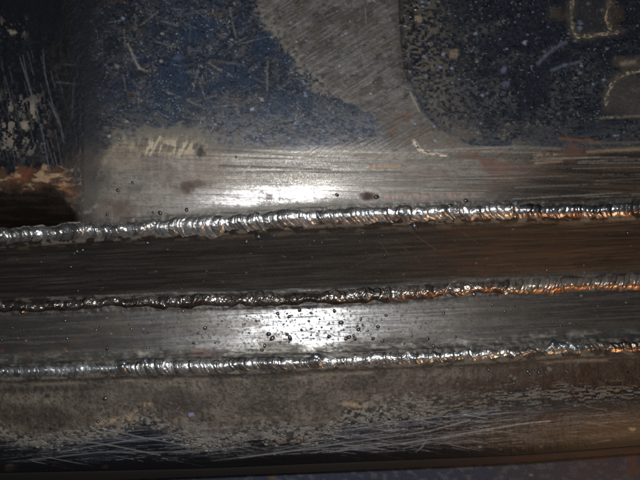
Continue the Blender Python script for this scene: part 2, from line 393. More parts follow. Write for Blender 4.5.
for k in range(90):                                       # fine random scratches in the blue field
    x = rnd.uniform(95, 390); y = rnd.uniform(-5, 135); a = rnd.choice([rnd.uniform(-0.5, 0.2), rnd.uniform(0.2, 0.7), rnd.uniform(1.2, 1.8)]); L = rnd.uniform(5, 26)
    up.line([(x, y), (x + L * math.cos(a), y + L * math.sin(a))], rnd.uniform(0.4, 0.8), rnd.uniform(0.2, 0.55), (140, 140, 136), breakup=0.35, seed=k)
for k in range(420):                                      # chips and specks
    x = rnd.uniform(88, 400); y = rnd.uniform(-10, 140); r = 0.45 + rnd.random() ** 4 * 1.1
    c = rnd.choice([(190, 188, 178), (150, 165, 195), (120, 100, 74), (18, 18, 20), (18, 18, 20)])
    up.spot(x, y, r * rnd.uniform(1, 1.7), r, rnd.uniform(0.4, 0.8), c, ragged=0.6, seed=k, relief=0.1)
for k in range(300):
    x = rnd.uniform(410, 650); y = rnd.uniform(-10, 140); r = 0.4 + rnd.random() ** 3 * 1.3
    c = rnd.choice([(150, 150, 150), (140, 128, 104), (150, 165, 195), (12, 13, 16)])
    up.spot(x, y, r * rnd.uniform(1, 1.6), r, rnd.uniform(0.4, 0.85), c, ragged=0.35, seed=k)
for (x, y, r, c) in [(525, 42.5, 2.4, (200, 210, 225)), (443, 54, 2.2, (160, 175, 200)), (507, 49, 1.5, (150, 165, 190)), (504, 70, 5, (112, 122, 150)), (506, 84, 4, (96, 104, 128)), (580.5, 22.5, 3, (140, 155, 190)), (580.5, 28, 3, (150, 165, 200)), (177, 58, 4.5, (84, 104, 150)), (134, 58, 3, (90, 105, 150)), (88, 162, 4, (110, 132, 176)), (87, 158, 2, (150, 168, 205)), (262, 100, 2.5, (170, 176, 190)), (252, 109, 2.2, (190, 194, 200)), (117, 66, 3, (150, 150, 140)), (105, 118, 3, (60, 44, 34)), (104, 117, 1.3, (14, 12, 12)), (154, 120, 2.6, (14, 14, 14)), (156, 119, 2, (90, 80, 70)), (418, 18, 5, (176, 158, 134)), (455, 54, 6, (150, 132, 108)), (404, 116, 8, (108, 78, 60)), (392, 130, 7, (104, 80, 62)), (434, 127, 2, (150, 165, 190)), (435, 141, 2, (150, 165, 190))]:
    up.spot(x, y, r * 0.85, r * 0.7, 0.65, c, rough=0.5, ragged=0.9, seed=int(x))
for _p in ([(575, -30), (572, 4), (571, 18), (573, 31), (577, 36.5), (590, 35.5), (620, 31.5)], [(610, -20), (609, 4), (606, 16), (609, 25)], [(606, 108), (607, 96), (611, 85), (618, 77), (628, 73), (645, 70)]):
    up.line(_p, 4.5, 0.55, (92, 84, 72), rough=0.6, breakup=0.3)
# grey halos of the pale outlined weld scars (their ridges are parts, below)
up.spot(590, 12, 14, 19, 0.55, (66, 64, 66), rough=0.5, metal=0.3, ragged=0.4, seed=37)
up.spot(556, 14, 9, 7, 0.5, (96, 86, 70), ragged=0.7, seed=38)
up.spot(616, 14, 7, 12, 0.55, (92, 74, 58), ragged=0.6, seed=39)
up.spot(632, 97, 25, 22, 0.65, (92, 84, 78), rough=0.5, metal=0.3, ragged=0.25, seed=40, hard=3)
up.line([(600, 118), (640, 116)], 1.4, 0.6, (150, 138, 118), breakup=0.35)
up.line([(622, 64), (634, 62)], 2.2, 0.8, (176, 162, 136), rough=0.7, breakup=0.2)
up.spot(628, 62, 16, 6, 0.5, (110, 98, 82), ragged=0.7, seed=41)
up.line([(538, 64), (545, 56), (556, 47), (566, 42)], 1.8, 0.55, (112, 122, 140), breakup=0.3)
up.line([(552, 70), (565, 65), (580, 62)], 1.5, 0.55, (116, 124, 140), breakup=0.3)
# long pale scrapes along the top of the band, right side
for (x0, y0, x1, y1, s_, c) in [(536, 163, 562, 161, 1.5, (150, 130, 108)), (535, 155, 580, 153.5, 1.5, (150, 130, 106)), (588, 152, 650, 148, 1.8, (150, 130, 108)), (430, 150, 520, 147, 1.0, (130, 128, 122)), (560, 138, 600, 142, 1.6, (120, 78, 50)), (515, 146, 560, 149, 1.5, (112, 108, 104)), (590, 143, 660, 142, 1.5, (96, 92, 88)), (414, 141, 420, 150, 1.6, (220, 206, 190)), (420, 150, 432, 154, 1.3, (200, 180, 164)), (436, 153, 448, 156, 1.2, (180, 160, 146)), (370, 167, 400, 166, 1.8, (150, 124, 96)), (240, 160, 360, 158, 0.8, (150, 146, 138)), (220, 166, 330, 170, 0.9, (70, 66, 62)), (230, 172, 400, 172, 0.9, (84, 80, 74))]:
    up.line([(x0, y0), (x1, y1)], s_, 0.85, c, rough=0.55, breakup=0.25, relief=0.2)
up.spot(572, 154, 12, 8, 0.85, (92, 58, 40), rough=0.7, metal=0, ragged=0.8, seed=44)
for k in range(130):
    x = rnd.uniform(200, 640); y = rnd.uniform(150, 205); L = rnd.uniform(20, 110)
    up.line([(x, y), (x + L, y - L * rnd.uniform(-0.02, 0.06))], rnd.uniform(0.35, 0.7), rnd.uniform(0.15, 0.5), rnd.choice([(170, 166, 158), (58, 54, 50)]), breakup=0.3, seed=k)
up.Z += ((n_fine - 0.5) * 0.10 + (n_mid - 0.5) * 0.25) * (1 - 0.8 * m_b) + m_b * (st - 0.5) * 0.35
toes(up, -T - 10.0, 901, 0.3, 0.35)
bw = (n_mid - 0.5) * 18 + (n_big - 0.5) * 14
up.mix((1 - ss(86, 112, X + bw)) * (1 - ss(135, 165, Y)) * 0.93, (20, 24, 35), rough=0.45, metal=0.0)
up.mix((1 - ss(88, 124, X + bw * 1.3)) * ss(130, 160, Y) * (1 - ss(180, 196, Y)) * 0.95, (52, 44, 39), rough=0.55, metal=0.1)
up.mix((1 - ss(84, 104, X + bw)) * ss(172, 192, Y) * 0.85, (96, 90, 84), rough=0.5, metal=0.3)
up.mix((1 - ss(85, 97, X + bw * 0.7)) * ss(207, 216, Y) * 0.9, (34, 27, 22), rough=0.5, metal=0.2)  # painted shade of the hollow carried onto this plate
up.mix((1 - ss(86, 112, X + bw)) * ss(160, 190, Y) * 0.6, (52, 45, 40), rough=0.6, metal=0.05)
up.line([(72, 206), (80, 214), (90, 211), (97, 205)], 1.6, 0.5, (150, 146, 140), rough=0.45, metal=0.4, breakup=0.4)
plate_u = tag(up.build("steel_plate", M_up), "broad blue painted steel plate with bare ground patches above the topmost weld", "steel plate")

def scar_ridge(parent, pts, wd, h, zf, mat, seed, name="scar_ridge", col=(128, 118, 102), dark=(66, 60, 54)):
    """a thin raised ridge of slag following a line on the plate"""
    pts = np.array(pts, float); seg = np.hypot(*np.diff(pts, axis=0).T); L = np.concatenate([[0], np.cumsum(seg)])
    t = np.arange(0, L[-1], 0.7); x = np.interp(t, L, pts[:, 0]); y = np.interp(t, L, pts[:, 1])
    ker = np.ones(5) / 5; xp = np.convolve(np.pad(x, 2, mode='edge'), ker, 'valid'); yp = np.convolve(np.pad(y, 2, mode='edge'), ker, 'valid')
    dx, dy = np.gradient(xp), np.gradient(yp); q = np.hypot(dx, dy) + 1e-9; nx_, ny_ = -dy / q, dx / q
    env = np.sqrt(np.clip(np.minimum(t, L[-1] - t) / 3, 0.02, 1))
    wj = wd * env * (0.55 + 0.9 * vn(t / 3.2, t * 0, seed)); off = (vn(t / 9, t * 0 + 2, seed + 1) - 0.5) * 1.2
    rows = []
    for u_ in np.linspace(-1, 1, 7):
        X_ = xp + nx_ * (wj * u_ + off); Y_ = yp + ny_ * (wj * u_ + off)
        Z_ = zf(X_, Y_) - 0.4 + (1 - u_ * u_) * h * env * (0.5 + vn(t / 2.2, t * 0 + u_ * 2, seed + 2))
        rows.append(np.stack(world(X_, Y_, Z_), -1))
    for u_ in (0.9, -0.9):
        X_ = xp + nx_ * (wj * u_ + off); Y_ = yp + ny_ * (wj * u_ + off)
        rows.append(np.stack(world(X_, Y_, zf(X_, Y_) - 1.5), -1))
    R_ = len(rows); n = len(t); V = np.vstack(rows); idx = np.arange(R_ * n).reshape(R_, n); nx2 = np.roll(idx, -1, 0)
    F = np.stack([idx[:, :-1], idx[:, 1:], nx2[:, 1:], nx2[:, :-1]], -1).reshape(-1, 4)
    V = np.vstack([V, V.reshape(R_, n, 3)[:, 0].mean(0)[None], V.reshape(R_, n, 3)[:, -1].mean(0)[None]])
    F3 = np.vstack([np.stack([idx[:, 0], nx2[:, 0], np.full(R_, R_ * n)], -1), np.stack([nx2[:, -1], idx[:, -1], np.full(R_, R_ * n + 1)], -1)])
    m = ss(0.35, 0.75, vn(V[:, 0] / S / 2.0, V[:, 1] / S / 2.0, seed + 5))[:, None]
    al = np.ones((len(V), 4)); al[:, :3] = lin(*dark) * (1 - m) + lin(*col) * m
    fi = np.ones((len(V), 4)); fi[:, 0] = 0.7; fi[:, 1] = 0.0
    return put(name, V, F, mat, parent=parent, attrs={"albedo": al, "finish": fi}, F3=F3)
scar_ridge(plate_u, [(575, -30), (572, 4), (571, 18), (573, 31), (577, 36.5), (590, 35.5), (606, 33.5), (620, 31.5)], 2.3, 1.3, zU, M_up, 701)["label"] = "pale cornered ridge at the upper right"
scar_ridge(plate_u, [(610, -20), (609, 4), (606, 16), (609, 25), (612, 31)], 2.3, 1.2, zU, M_up, 711, col=(134, 112, 88))["label"] = "short brownish upright ridge"
scar_ridge(plate_u, [(606, 108), (607, 96), (611, 85), (618, 77), (628, 73), (645, 70), (664, 72)], 2.1, 1.2, zU, M_up, 721)["label"] = "curved pale ridge at the right edge"
scar_ridge(plate_u, [(414, 141), (418, 148), (426, 152), (436, 155), (448, 156)], 1.1, 0.9, zU, M_up, 731, col=(196, 182, 166))["label"] = "small hooked white ridge"

# ================================================================== 2. LEFT RAISED PLATE
def zleft(x, y):
    a = -0.0035 * np.maximum(84 - np.maximum(x, 50), 0) ** 2 - 0.238 * np.maximum(50 - x, 0); yb = 182 + 9 * ss(40, 86, x)
    d = np.maximum(y - yb + 12, 0)
    return np.maximum(zU(x, np.minimum(y, yb)) + np.maximum(a, -30) - 0.016 * d ** 2 * 0.7 * (1 - ss(66, 84, x)), -85)
lf = Patch(xs_dense(XL, X0U - 0.03), lambda x: x * 0 - 420, lambda x: b1(x) - 0.03, np.concatenate([np.linspace(0, 0.64, 40)[:-1], np.linspace(0.64, 1, 310)]), zleft, base=(22, 25, 34), rough=0.42, metal=0.0)
X, Y = lf.X, lf.Y
nm = fbm(X, Y, 10, 14, 211, 4); nf = fbm(X, Y, 2.4, 3.2, 221, 3)
lf.mix(ss(0.5, 0.66, nf) * 0.5 * ss(10, 60, Y), (50, 54, 62))
lf.mix(ss(0.50, 0.7, fbm(X, Y, 5, 40, 223, 3)) * 0.5, (12, 14, 20))
lf.mix(ss(0.52, 0.62, nm) * ss(85, 120, Y) * (1 - ss(40, 60, X)) * 0.55, (54, 54, 58))
lf.mix(np.exp(-((X - 72) / 10) ** 2) * 0.65, (15, 15, 17), rough=0.55)
lf.mix(np.exp(-((X - 55) / 9) ** 2) * ss(30, 60, Y) * 0.4 * ss(0.4, 0.6, nf), (60, 54, 48))
ch = fbm(X, Y, 5.5, 9, 251, 4); ch2 = fbm(X, Y, 2.2, 3, 255, 3)
zone = np.exp(-((X - 20) / 26) ** 4 - ((Y - 126) / 30) ** 4) + 0.6 * np.exp(-((X - 12) / 14) ** 4 - ((Y - 28) / 12) ** 4)
lf.mix(ss(0.605, 0.635, ch + 0.12 * (ch2 - 0.5) + 0.0 * X) * np.clip(zone, 0, 1) * 0.95, (150, 140, 126), rough=0.6, metal=0)
lf.mix(ss(0.66, 0.70, ch2) * np.clip(zone, 0, 1) * 0.7, (128, 122, 114), rough=0.6)
lf.Z -= ss(0.605, 0.635, ch) * np.clip(zone, 0, 1) * 0.4
for (x, y, rx, ry) in [(25, 123, 4, 6), (33, 112, 3, 6), (2, 144, 4, 5), (26, 141, 2, 3), (13, 33, 5, 2.2)]:
    lf.spot(x, y, rx, ry, 0.95, (158, 148, 132), rough=0.6, metal=0, ragged=1.3, seed=int(x * 3 + y), relief=-0.3)
lf.spot(2, 145, 2.2, 2, 0.9, (36, 46, 70)); 
for (p, s_, w_) in [([(20, 58), (30, 90), (41, 125), (49, 168)], 0.8, 0.9), ([(23, 55), (26, 72), (33, 98), (38, 112)], 0.7, 0.8), ([(43, 50), (45, 75), (52, 103), (60, 125)], 0.65, 0.8), ([(48, 100), (54, 112), (58, 122)], 0.7, 0.9), ([(57, 82), (85, 85)], 0.5, 0.9), ([(62, 64), (84, 66)], 0.35, 0.9), ([(74, 78), (72, 118)], 0.35, 1.0), ([(12, 90), (18, 118), (22, 135)], 0.4, 0.8), ([(46, 140), (54, 165)], 0.6, 0.7), ([(55, 130), (62, 165)], 0.45, 0.8), ([(2, 60), (8, 110)], 0.35, 0.7)]:
    lf.line(p, w_ * 0.8, s_ * 0.85, (112, 116, 126), rough=0.5, breakup=0.3, seed=int(p[0][0]))
for k in range(40):
    x = rnd.uniform(-10, 62); y = rnd.uniform(50, 165); L = rnd.uniform(6, 30)
    lf.line([(x, y), (x + L * 0.25, y + L)], 0.5, rnd.uniform(0.2, 0.5), (120, 124, 134), breakup=0.35, seed=k)
# rusty bare lower rim, then hollow above the weld, its shade painted dark
rim = ss(165, 173, Y - 3 * np.sin(X / 9) + (nm - 0.5) * 26 - 4 * ss(45, 80, X) * 0)
lf.mix(rim, (96, 74, 58), rough=0.5, metal=0.25)
lf.mix(rim * ss(0.48, 0.62, fbm(X, Y, 14, 5, 231, 4)) * 0.9, (196, 164, 132), rough=0.4, metal=0.3)
lf.mix(rim * ss(0.52, 0.66, fbm(X, Y, 9, 6, 235, 3)) * (1 - ss(32, 48, X)) * 0.9, (126, 66, 40), rough=0.6)
hollow_shade = ss(181, 194, Y + (nm - 0.5) * 14 - 8 * ss(55, 84, X))
rend = ss(-13, 9, X + (nm - 0.5) * 16 - np.interp(Y, [160, 180, 190, 200, 212, 230], [72, 66, 68, 74, 83, 88]))
hollow_shade = hollow_shade * (1 - rend)
lf.mix(hollow_shade, (34, 27, 22), rough=0.5, metal=0.3)
lf.mix(hollow_shade * ss(0.52, 0.66, fbm(X, Y, 30, 3, 241, 3)) * 0.6, (62, 48, 38))
lf.line([(62, 186), (70, 192), (78, 196)], 2.0, 0.9, (190, 130, 90), rough=0.4, metal=0.4, breakup=0.25)
lf.line([(72, 206), (80, 214), (88, 212)], 1.6, 0.5, (150, 146, 140), rough=0.45, metal=0.4, breakup=0.4)
lf.Z += (nf - 0.5) * 0.5 + (nm - 0.5) * 1.0 + rim * (fbm(X, Y, 14, 5, 231, 4) - 0.5) * 3 * (1 - hollow_shade)
lf.mix(ss(56, 78, X + (nm - 0.5) * 22) * ss(135, 160, Y) * (1 - ss(184, 194, Y)) * 0.9, (62, 52, 46), rough=0.55, metal=0.1)
lf.mix(ss(66, 82, X + (nm - 0.5) * 10) * (1 - ss(135, 165, Y)) * 0.93, (20, 24, 35), rough=0.45, metal=0.0)
lf.mix(rend * ss(186, 200, Y) * 0.95, (96, 90, 84), rough=0.5, metal=0.3)
lf.mix(rend * ss(186, 200, Y) * ss(0.45, 0.6, nf) * 0.5, (64, 56, 50))
tag(lf.build("steel_plate", M_left), "narrow black painted plate with chipped paint and a rusty rim at the picture's upper left", "steel plate")

# ================================================================== 3. STRIP BETWEEN FIRST AND SECOND WELD
s1 = Patch(xs_dense(XL, XR), lambda x: b1(x) + 0.03, lambda x: b2(x) - 0.03, np.linspace(0, 1, 96), z1, base=(56, 52, 48), rough=0.46, metal=0.35)
X, Y = s1.X, s1.Y
t1 = (Y - b1(X)) / (b2(X) - b1(X))
ang = math.radians(2.6)
a1 = fbm(X, Y, 46, 1.7, 301, 5, ang=-ang); a2 = fbm(X, Y, 160, 7, 311, 4, ang=-ang); a3 = fbm(X, Y, 60, 24, 321, 3)
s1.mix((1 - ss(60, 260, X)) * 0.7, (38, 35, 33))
s1.mix(ss(370, 520, X + 60 * (a3 - 0.5)) * 0.9, (64, 50, 41))  # browner to the right: warm lamp tint put into the colour
s1.mix(ss(0.48, 0.72, a1) * 0.35, (80, 75, 68)); s1.mix(ss(0.48, 0.70, 1 - a1) * 0.45, (28, 26, 25))
s1.mix(ss(0.48, 0.7, a2) * 0.4, (36, 31, 28))
s1.mix(ss(0.5, 0.66, a3) * ss(380, 460, X) * 0.5, (78, 56, 42)); s1.mix(ss(0.52, 0.66, 1 - a3) * ss(420, 500, X) * 0.5, (34, 26, 22))
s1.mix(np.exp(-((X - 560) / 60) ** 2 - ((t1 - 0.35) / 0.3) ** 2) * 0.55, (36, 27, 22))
s1.mix(ss(0.80, 0.9, t1) * (1 - ss(0.93, 0.97, t1)) * ss(0.36, 0.6, fbm(X, Y, 60, 4, 331, 3)) * 0.75 * ss(80, 200, X), (112, 108, 102), rough=0.4)
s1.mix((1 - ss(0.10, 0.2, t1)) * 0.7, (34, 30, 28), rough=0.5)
s1.mix(np.exp(-((t1 - 0.165) / 0.03) ** 2) * ss(0.46, 0.62, fbm(X, Y, 12, 4, 341, 3)) * 0.7, (120, 104, 90), rough=0.6)
for k in range(190):
    x = rnd.uniform(-10, 640); tt = rnd.uniform(0.15, 0.95); y = b1(x) + tt * (b2(x) - b1(x)); L = rnd.uniform(10, 90)
    s1.line([(x, y), (x + L, y - L * 0.045 + rnd.uniform(-0.6, 0.6))], rnd.uniform(0.3, 0.5), rnd.uniform(0.1, 0.35), rnd.choice([(110, 100, 90), (20, 18, 17)]), breakup=0.3, seed=k)
for a in (((410, 231), (436, 250)), ((462, 232), (478, 243)), ((380, 242), (388, 254)), ((395, 240), (420, 262)), ((350, 268), (374, 256))):
    s1.line(a, 0.5, 0.4, (120, 92, 64), breakup=0.4)
for k in range(60):
    x = rnd.uniform(0, 640); tt = rnd.uniform(0.15, 0.95); y = b1(x) + tt * (b2(x) - b1(x))
    s1.spot(x, y, rnd.uniform(0.5, 1.1), rnd.uniform(0.4, 0.8), rnd.uniform(0.4, 0.9), rnd.choice([(150, 145, 135), (20, 18, 18), (130, 90, 60)]), ragged=0.3, seed=k)
s1.Z += (a1 - 0.5) * 0.4 + (a2 - 0.5) * 0.8
toes(s1, Y - b1(X) - 9.5, 911, 0.75, 0.5, 8); toes(s1, b2(X) - Y - 7, 921, 0.6, 0.4)
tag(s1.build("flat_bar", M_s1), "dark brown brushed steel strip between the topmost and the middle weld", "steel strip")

# ================================================================== 4. STRIP BETWEEN SECOND AND THIRD WELD
s2 = Patch(xs_dense(XL, XR), lambda x: b2(x) + 0.03, lambda x: b3(x) - 0.03, np.linspace(0, 1, 92), z2, base=(78, 77, 75), rough=0.38, metal=0.42)
X, Y = s2.X, s2.Y
t2 = (Y - b2(X)) / (b3(X) - b2(X))
c1 = fbm(X, Y, 60, 1.8, 401, 4, ang=-ang); c2 = fbm(X, Y, 2.4, 1.8, 411, 3); c3 = fbm(X, Y, 40, 18, 421, 4)
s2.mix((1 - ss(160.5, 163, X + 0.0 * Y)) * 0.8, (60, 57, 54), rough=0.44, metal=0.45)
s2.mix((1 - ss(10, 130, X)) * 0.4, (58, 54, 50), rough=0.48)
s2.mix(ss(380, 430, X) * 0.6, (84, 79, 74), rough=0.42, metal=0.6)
s2.mix(ss(470, 600, X + 60 * (c3 - 0.5)) * 0.8, (60, 51, 46), rough=0.46, metal=0.5)  # warm lamplight on the right end painted as brown
s2.mix(np.exp(-((X - 300) / 62) ** 2) * 0.8, (106, 108, 111), rough=0.27, metal=0.9)  # brighter metal where the flash glare sits, highlight put into the colour
s2.mix(ss(0.5, 0.68, c1) * 0.3, (120, 118, 114)); s2.mix(ss(0.5, 0.66, 1 - c1) * 0.35, (54, 51, 48))
s2.mix(ss(0.60, 0.70, c2) * 0.3, (36, 34, 33), rough=0.55, metal=0.3)
s2.mix(ss(0.70, 0.78, fbm(X, Y, 1.8, 1.5, 415, 2)) * 0.6, (24, 23, 23), rough=0.6, metal=0.2)
s2.mix(ss(0.52, 0.68, c3) * 0.4, (80, 70, 60), rough=0.5)
# heat-dulled margins by the two welds
s2.mix((1 - ss(0.10, 0.20, t2 + 0.1 * (c3 - 0.5))) * 0.6, (80, 78, 75), rough=0.55, metal=0.4)
m3 = ss(0.66, 0.80, t2 + 0.22 * (c3 - 0.5))
s2.mix(m3 * 0.8, (88, 85, 78), rough=0.55, metal=0.35)
s2.mix(m3 * ss(0.5, 0.64, fbm(X, Y, 10, 4, 431, 4)) * 0.6, (56, 52, 48), rough=0.6)
s2.mix(ss(0.82, 0.92, t2) * ss(0.44, 0.6, fbm(X, Y, 24, 8, 433, 3)) * 0.7, (40, 48, 50), rough=0.4)
s2.mix(np.exp(-((t2 - 0.79) / 0.05) ** 2) * ss(0.5, 0.62, fbm(X, Y, 18, 3, 437, 3)) * 0.6, (150, 146, 138), rough=0.45)
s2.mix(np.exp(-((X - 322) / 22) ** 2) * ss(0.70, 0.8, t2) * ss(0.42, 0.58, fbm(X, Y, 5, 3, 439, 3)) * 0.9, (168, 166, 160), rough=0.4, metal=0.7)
s2.spot(202, 353, 14, 4, 0.45, (110, 76, 62), rough=0.7, ragged=0.8)
s2.spot(626, 340, 9, 2.5, 0.7, (120, 70, 40), rough=0.6, ragged=0.5); s2.spot(626, 338, 14, 4, 0.5, (40, 52, 66), ragged=0.5)
s2.spot(65, 349, 2, 1.6, 0.8, (120, 78, 52)); s2.spot(29, 353, 2.4, 1.8, 0.6, (116, 84, 62)); s2.spot(2, 351, 2, 2, 0.6, (120, 80, 56))
for k in range(190):
    x = rnd.uniform(-10, 650); tt = rnd.uniform(0.12, 0.95); y = b2(x) + tt * (b3(x) - b2(x)); L = rnd.uniform(6, 50)
    s2.line([(x, y), (x + L, y - L * 0.045)], rnd.uniform(0.3, 0.5), rnd.uniform(0.1, 0.35), rnd.choice([(130, 128, 122), (34, 32, 31)]), breakup=0.3, seed=k)
for k in range(330):
    x = rnd.uniform(0, 640) if k < 160 else rnd.gauss(305, 55); tt = rnd.uniform(0.1, 0.95); y = b2(x) + tt * (b3(x) - b2(x))
    s2.spot(x, y, rnd.uniform(0.5, 1.3), rnd.uniform(0.4, 0.8), rnd.uniform(0.5, 0.95), rnd.choice([(24, 23, 22), (24, 23, 22), (24, 23, 22), (170, 165, 155)]), rough=0.6, metal=0.1, ragged=0.3, seed=k)
s2.Z += (c1 - 0.5) * 0.35 + (c3 - 0.5) * 0.6 + m3 * (fbm(X, Y, 10, 4, 431, 4) - 0.5) * 1.4
toes(s2, Y - b2(X) - 7.5, 931, 0.3, 0.55, 4); toes(s2, b3(X) - Y - 8, 941, 0.45, 0.5, 9)
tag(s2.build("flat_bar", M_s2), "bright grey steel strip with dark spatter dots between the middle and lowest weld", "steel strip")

# ================================================================== 5. LOWER BAR
lo = Patch(xs_dense(XL, XR, step=0.6), lambda x: b3(x) + 0.03, lambda x: lip(x), np.linspace(0, 1, 180), zL, base=(112, 101, 90), rough=0.58, metal=0.2)
X, Y = lo.X, lo.Y
t3 = Y - b3(X); e3 = lip(X) - Y
d1 = fbm(X, Y, 5, 16, 501, 4); d2 = fbm(X, Y, 46, 22, 511, 4); d3 = fbm(X, Y, 2.6, 2.4, 521, 3); d4 = fbm(X, Y, 14, 10, 531, 4)
lo.mix(ss(0.46, 0.66, d1) * 0.5, (134, 125, 114)); lo.mix(ss(0.5, 0.66, 1 - d1) * 0.5, (66, 59, 53)); lo.mix(ss(0.5, 0.62, fbm(X, Y, 3.4, 22, 541, 3)) * 0.3, (140, 130, 118))
lo.mix(ss(0.46, 0.6, d2) * 0.55, (62, 54, 46)); lo.mix(ss(0.58, 0.68, d3) * 0.6, (40, 37, 34)); lo.mix(ss(0.58, 0.7, 1 - d3) * 0.35, (120, 112, 102))
lo.mix(ss(370, 520, X + 70 * (d2 - 0.5)) * 0.8, (66, 52, 42), rough=0.5)  # brown of the grazing warm light painted in towards the right
lo.mix(ss(500, 560, X) * ss(0.42, 0.6, d4) * ss(8, 20, t3) * 0.7, (62, 42, 28), rough=0.45)
for (x, y, rx, ry, s_, c) in [(178, 402, 22, 13, 0.75, (60, 52, 47)), (40, 418, 55, 10, 0.6, (66, 58, 50)), (250, 400, 70, 16, 0.5, (58, 51, 46)), (330, 400, 22, 14, 0.4, (60, 52, 46)), (130, 392, 60, 12, 0.4, (108, 100, 90)), (400, 388, 55, 9, 0.5, (66, 50, 38)), (480, 387, 45, 8, 0.8, (60, 42, 30)), (470, 396, 60, 5, 0.4, (52, 40, 32)), (545, 388, 16, 9, 0.7, (64, 42, 26)), (600, 383, 42, 14, 0.65, (64, 46, 32)), (525, 397, 30, 8, 0.4, (84, 80, 76))]:
    lo.spot(x, y, rx, ry, s_, c, ragged=0.55, seed=int(x), hard=1.2)
lo.spot(191.5, 414.5, 3, 2.2, 0.9, (150, 150, 190), ragged=0.4)
lo.mix((1 - ss(8, 16, t3)) * 0.55, (64, 60, 57), rough=0.5); lo.mix(np.exp(-((t3 - 12.5 - 2 * (d4 - 0.5)) / 1.8) ** 2) * ss(0.42, 0.58, fbm(X, Y, 24, 5, 541, 3)) * 0.7, (140, 128, 112), rough=0.6)
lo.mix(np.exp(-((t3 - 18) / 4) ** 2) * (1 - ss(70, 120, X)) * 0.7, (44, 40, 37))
# paint on the rounded lower edge
pb = np.interp(X, [-230, 0, 20, 50, 80, 100, 130, 150, 175, 205, 235, 265, 300, 335, 345, 380, 430, 460, 500, 545, 600, 640, 880],
               [440, 433, 437, 441, 436, 429, 424, 418, 432, 441, 437, 432, 436, 428, 414, 413, 409, 405, 398, 394, 391, 388, 380])
pe = Y - pb - (d4 - 0.5) * 16 - (d3 - 0.5) * 8
m_p = ss(0, 5, pe - 4)
lo.mix(m_p, (24, 28, 38), rough=0.45, metal=0.0)
lo.mix(m_p * ss(0.5, 0.65, fbm(X, Y, 60, 3, 551, 4, ang=-math.radians(4))) * 0.6, (58, 62, 70)); lo.mix(m_p * ss(0.5, 0.65, d2) * 0.6, (16, 18, 24))
lo.mix(m_p * ss(420, 520, X) * 0.7, (44, 38, 35), rough=0.62); lo.mix(m_p * ss(400, 470, X) * np.exp(-((e3 - 20) / 7) ** 2) * 0.6, (54, 42, 32), rough=0.7)  # brown band on the rounded edge is painted lamp glow
# pale crust of lifted paint along its border
cr = np.exp(-((pe - 1) / np.interp(X, [0, 150, 240, 400, 640], [6.5, 6.5, 7.5, 12, 8])) ** 2)
crn = fbm(X, Y, 3.6, 2.2, 561, 3); crb = fbm(X, Y, 26, 20, 565, 2)
crs = fbm(X, Y, 7, 1.3, 571, 3, ang=-math.radians(3)); kx = ss(380, 470, X); crn = crn * (1 - kx) + (crs - 0.05) * kx
lo.mix(cr * ss(0.45, 0.55, crn) * ss(0.25, 0.5, crb) * (0.95 - 0.35 * kx), (142, 138, 130), rough=0.7, metal=0)
lo.mix(cr * ss(0.54, 0.62, 1 - crn) * 0.7, (22, 22, 24))
lo.Z += cr * (ss(0.45, 0.55, crn) - 0.3) * 1.2
for (x0, y0, x1, y1, s_) in [(97, 424, 112, 421, 2.2), (112, 421, 128, 419, 2.4), (128, 418, 142, 409, 2.6), (140, 406, 150, 404, 2.0), (345, 404, 364, 406, 2.6)]:
    lo.line([(x0, y0), (x1, y1)], s_, 0.9, (176, 152, 122), rough=0.6, metal=0, breakup=0.42, relief=0.3)
# scratches through the paint
for k in range(110):
    x = rnd.uniform(-20, 640); e = rnd.uniform(7, 46); L = rnd.uniform(20, 150)
    if e > lip(x) - np.interp(x, [0, 320, 640], [436, 420, 392]): continue
    y = lip(x) - e; sl = rnd.choice([-0.05, -0.09, -0.13, -0.03, -0.2]) if rnd.random() < 0.78 else rnd.uniform(0.08, 0.25)
    lo.line([(x, y), (x + L * 0.5, y + sl * L * 0.5 + rnd.uniform(-1, 1)), (x + L, y + sl * L)], rnd.uniform(0.3, 0.6), rnd.uniform(0.1, 0.5) * (0.3 if x > 450 else 1), rnd.choice([(120, 128, 142), (100, 108, 122), (140, 138, 132)]), rough=0.5, breakup=rnd.uniform(0.2, 0.42), seed=k)
for k in range(300):
    x = rnd.uniform(-10, 600) if k < 130 else rnd.uniform(300, 560); e = rnd.uniform(8, 44)
    y = lip(x) - e; L = rnd.uniform(8, 55); sl = rnd.choice([-0.06, -0.1, -0.14, -0.25, 0.12, 0.2])
    if y < np.interp(x, [0, 130, 320, 640], [440, 424, 428, 394]): continue
    lo.line([(x, y), (x + L, y + sl * L)], rnd.uniform(0.22, 0.36), rnd.uniform(0.3, 1.0) * (0.35 if x > 480 else 1) * rnd.random() ** 0.6, (176, 182, 192), rough=0.5, breakup=rnd.uniform(0.3, 0.45), seed=k + 7)
for k in range(260):
    x = rnd.uniform(-10, 600); e = rnd.uniform(9, 42); y = lip(x) - e; L = rnd.uniform(10, 70)
    if y < np.interp(x, [0, 130, 320, 640], [440, 426, 428, 394]): continue
    lo.line([(x, y), (x + L, y - L * rnd.uniform(0.02, 0.12))], rnd.uniform(0.2, 0.3), rnd.uniform(0.2, 0.8) * (0.5 if x > 480 else 1), (150, 156, 166), rough=0.5, breakup=rnd.uniform(0.35, 0.5), seed=k + 11)
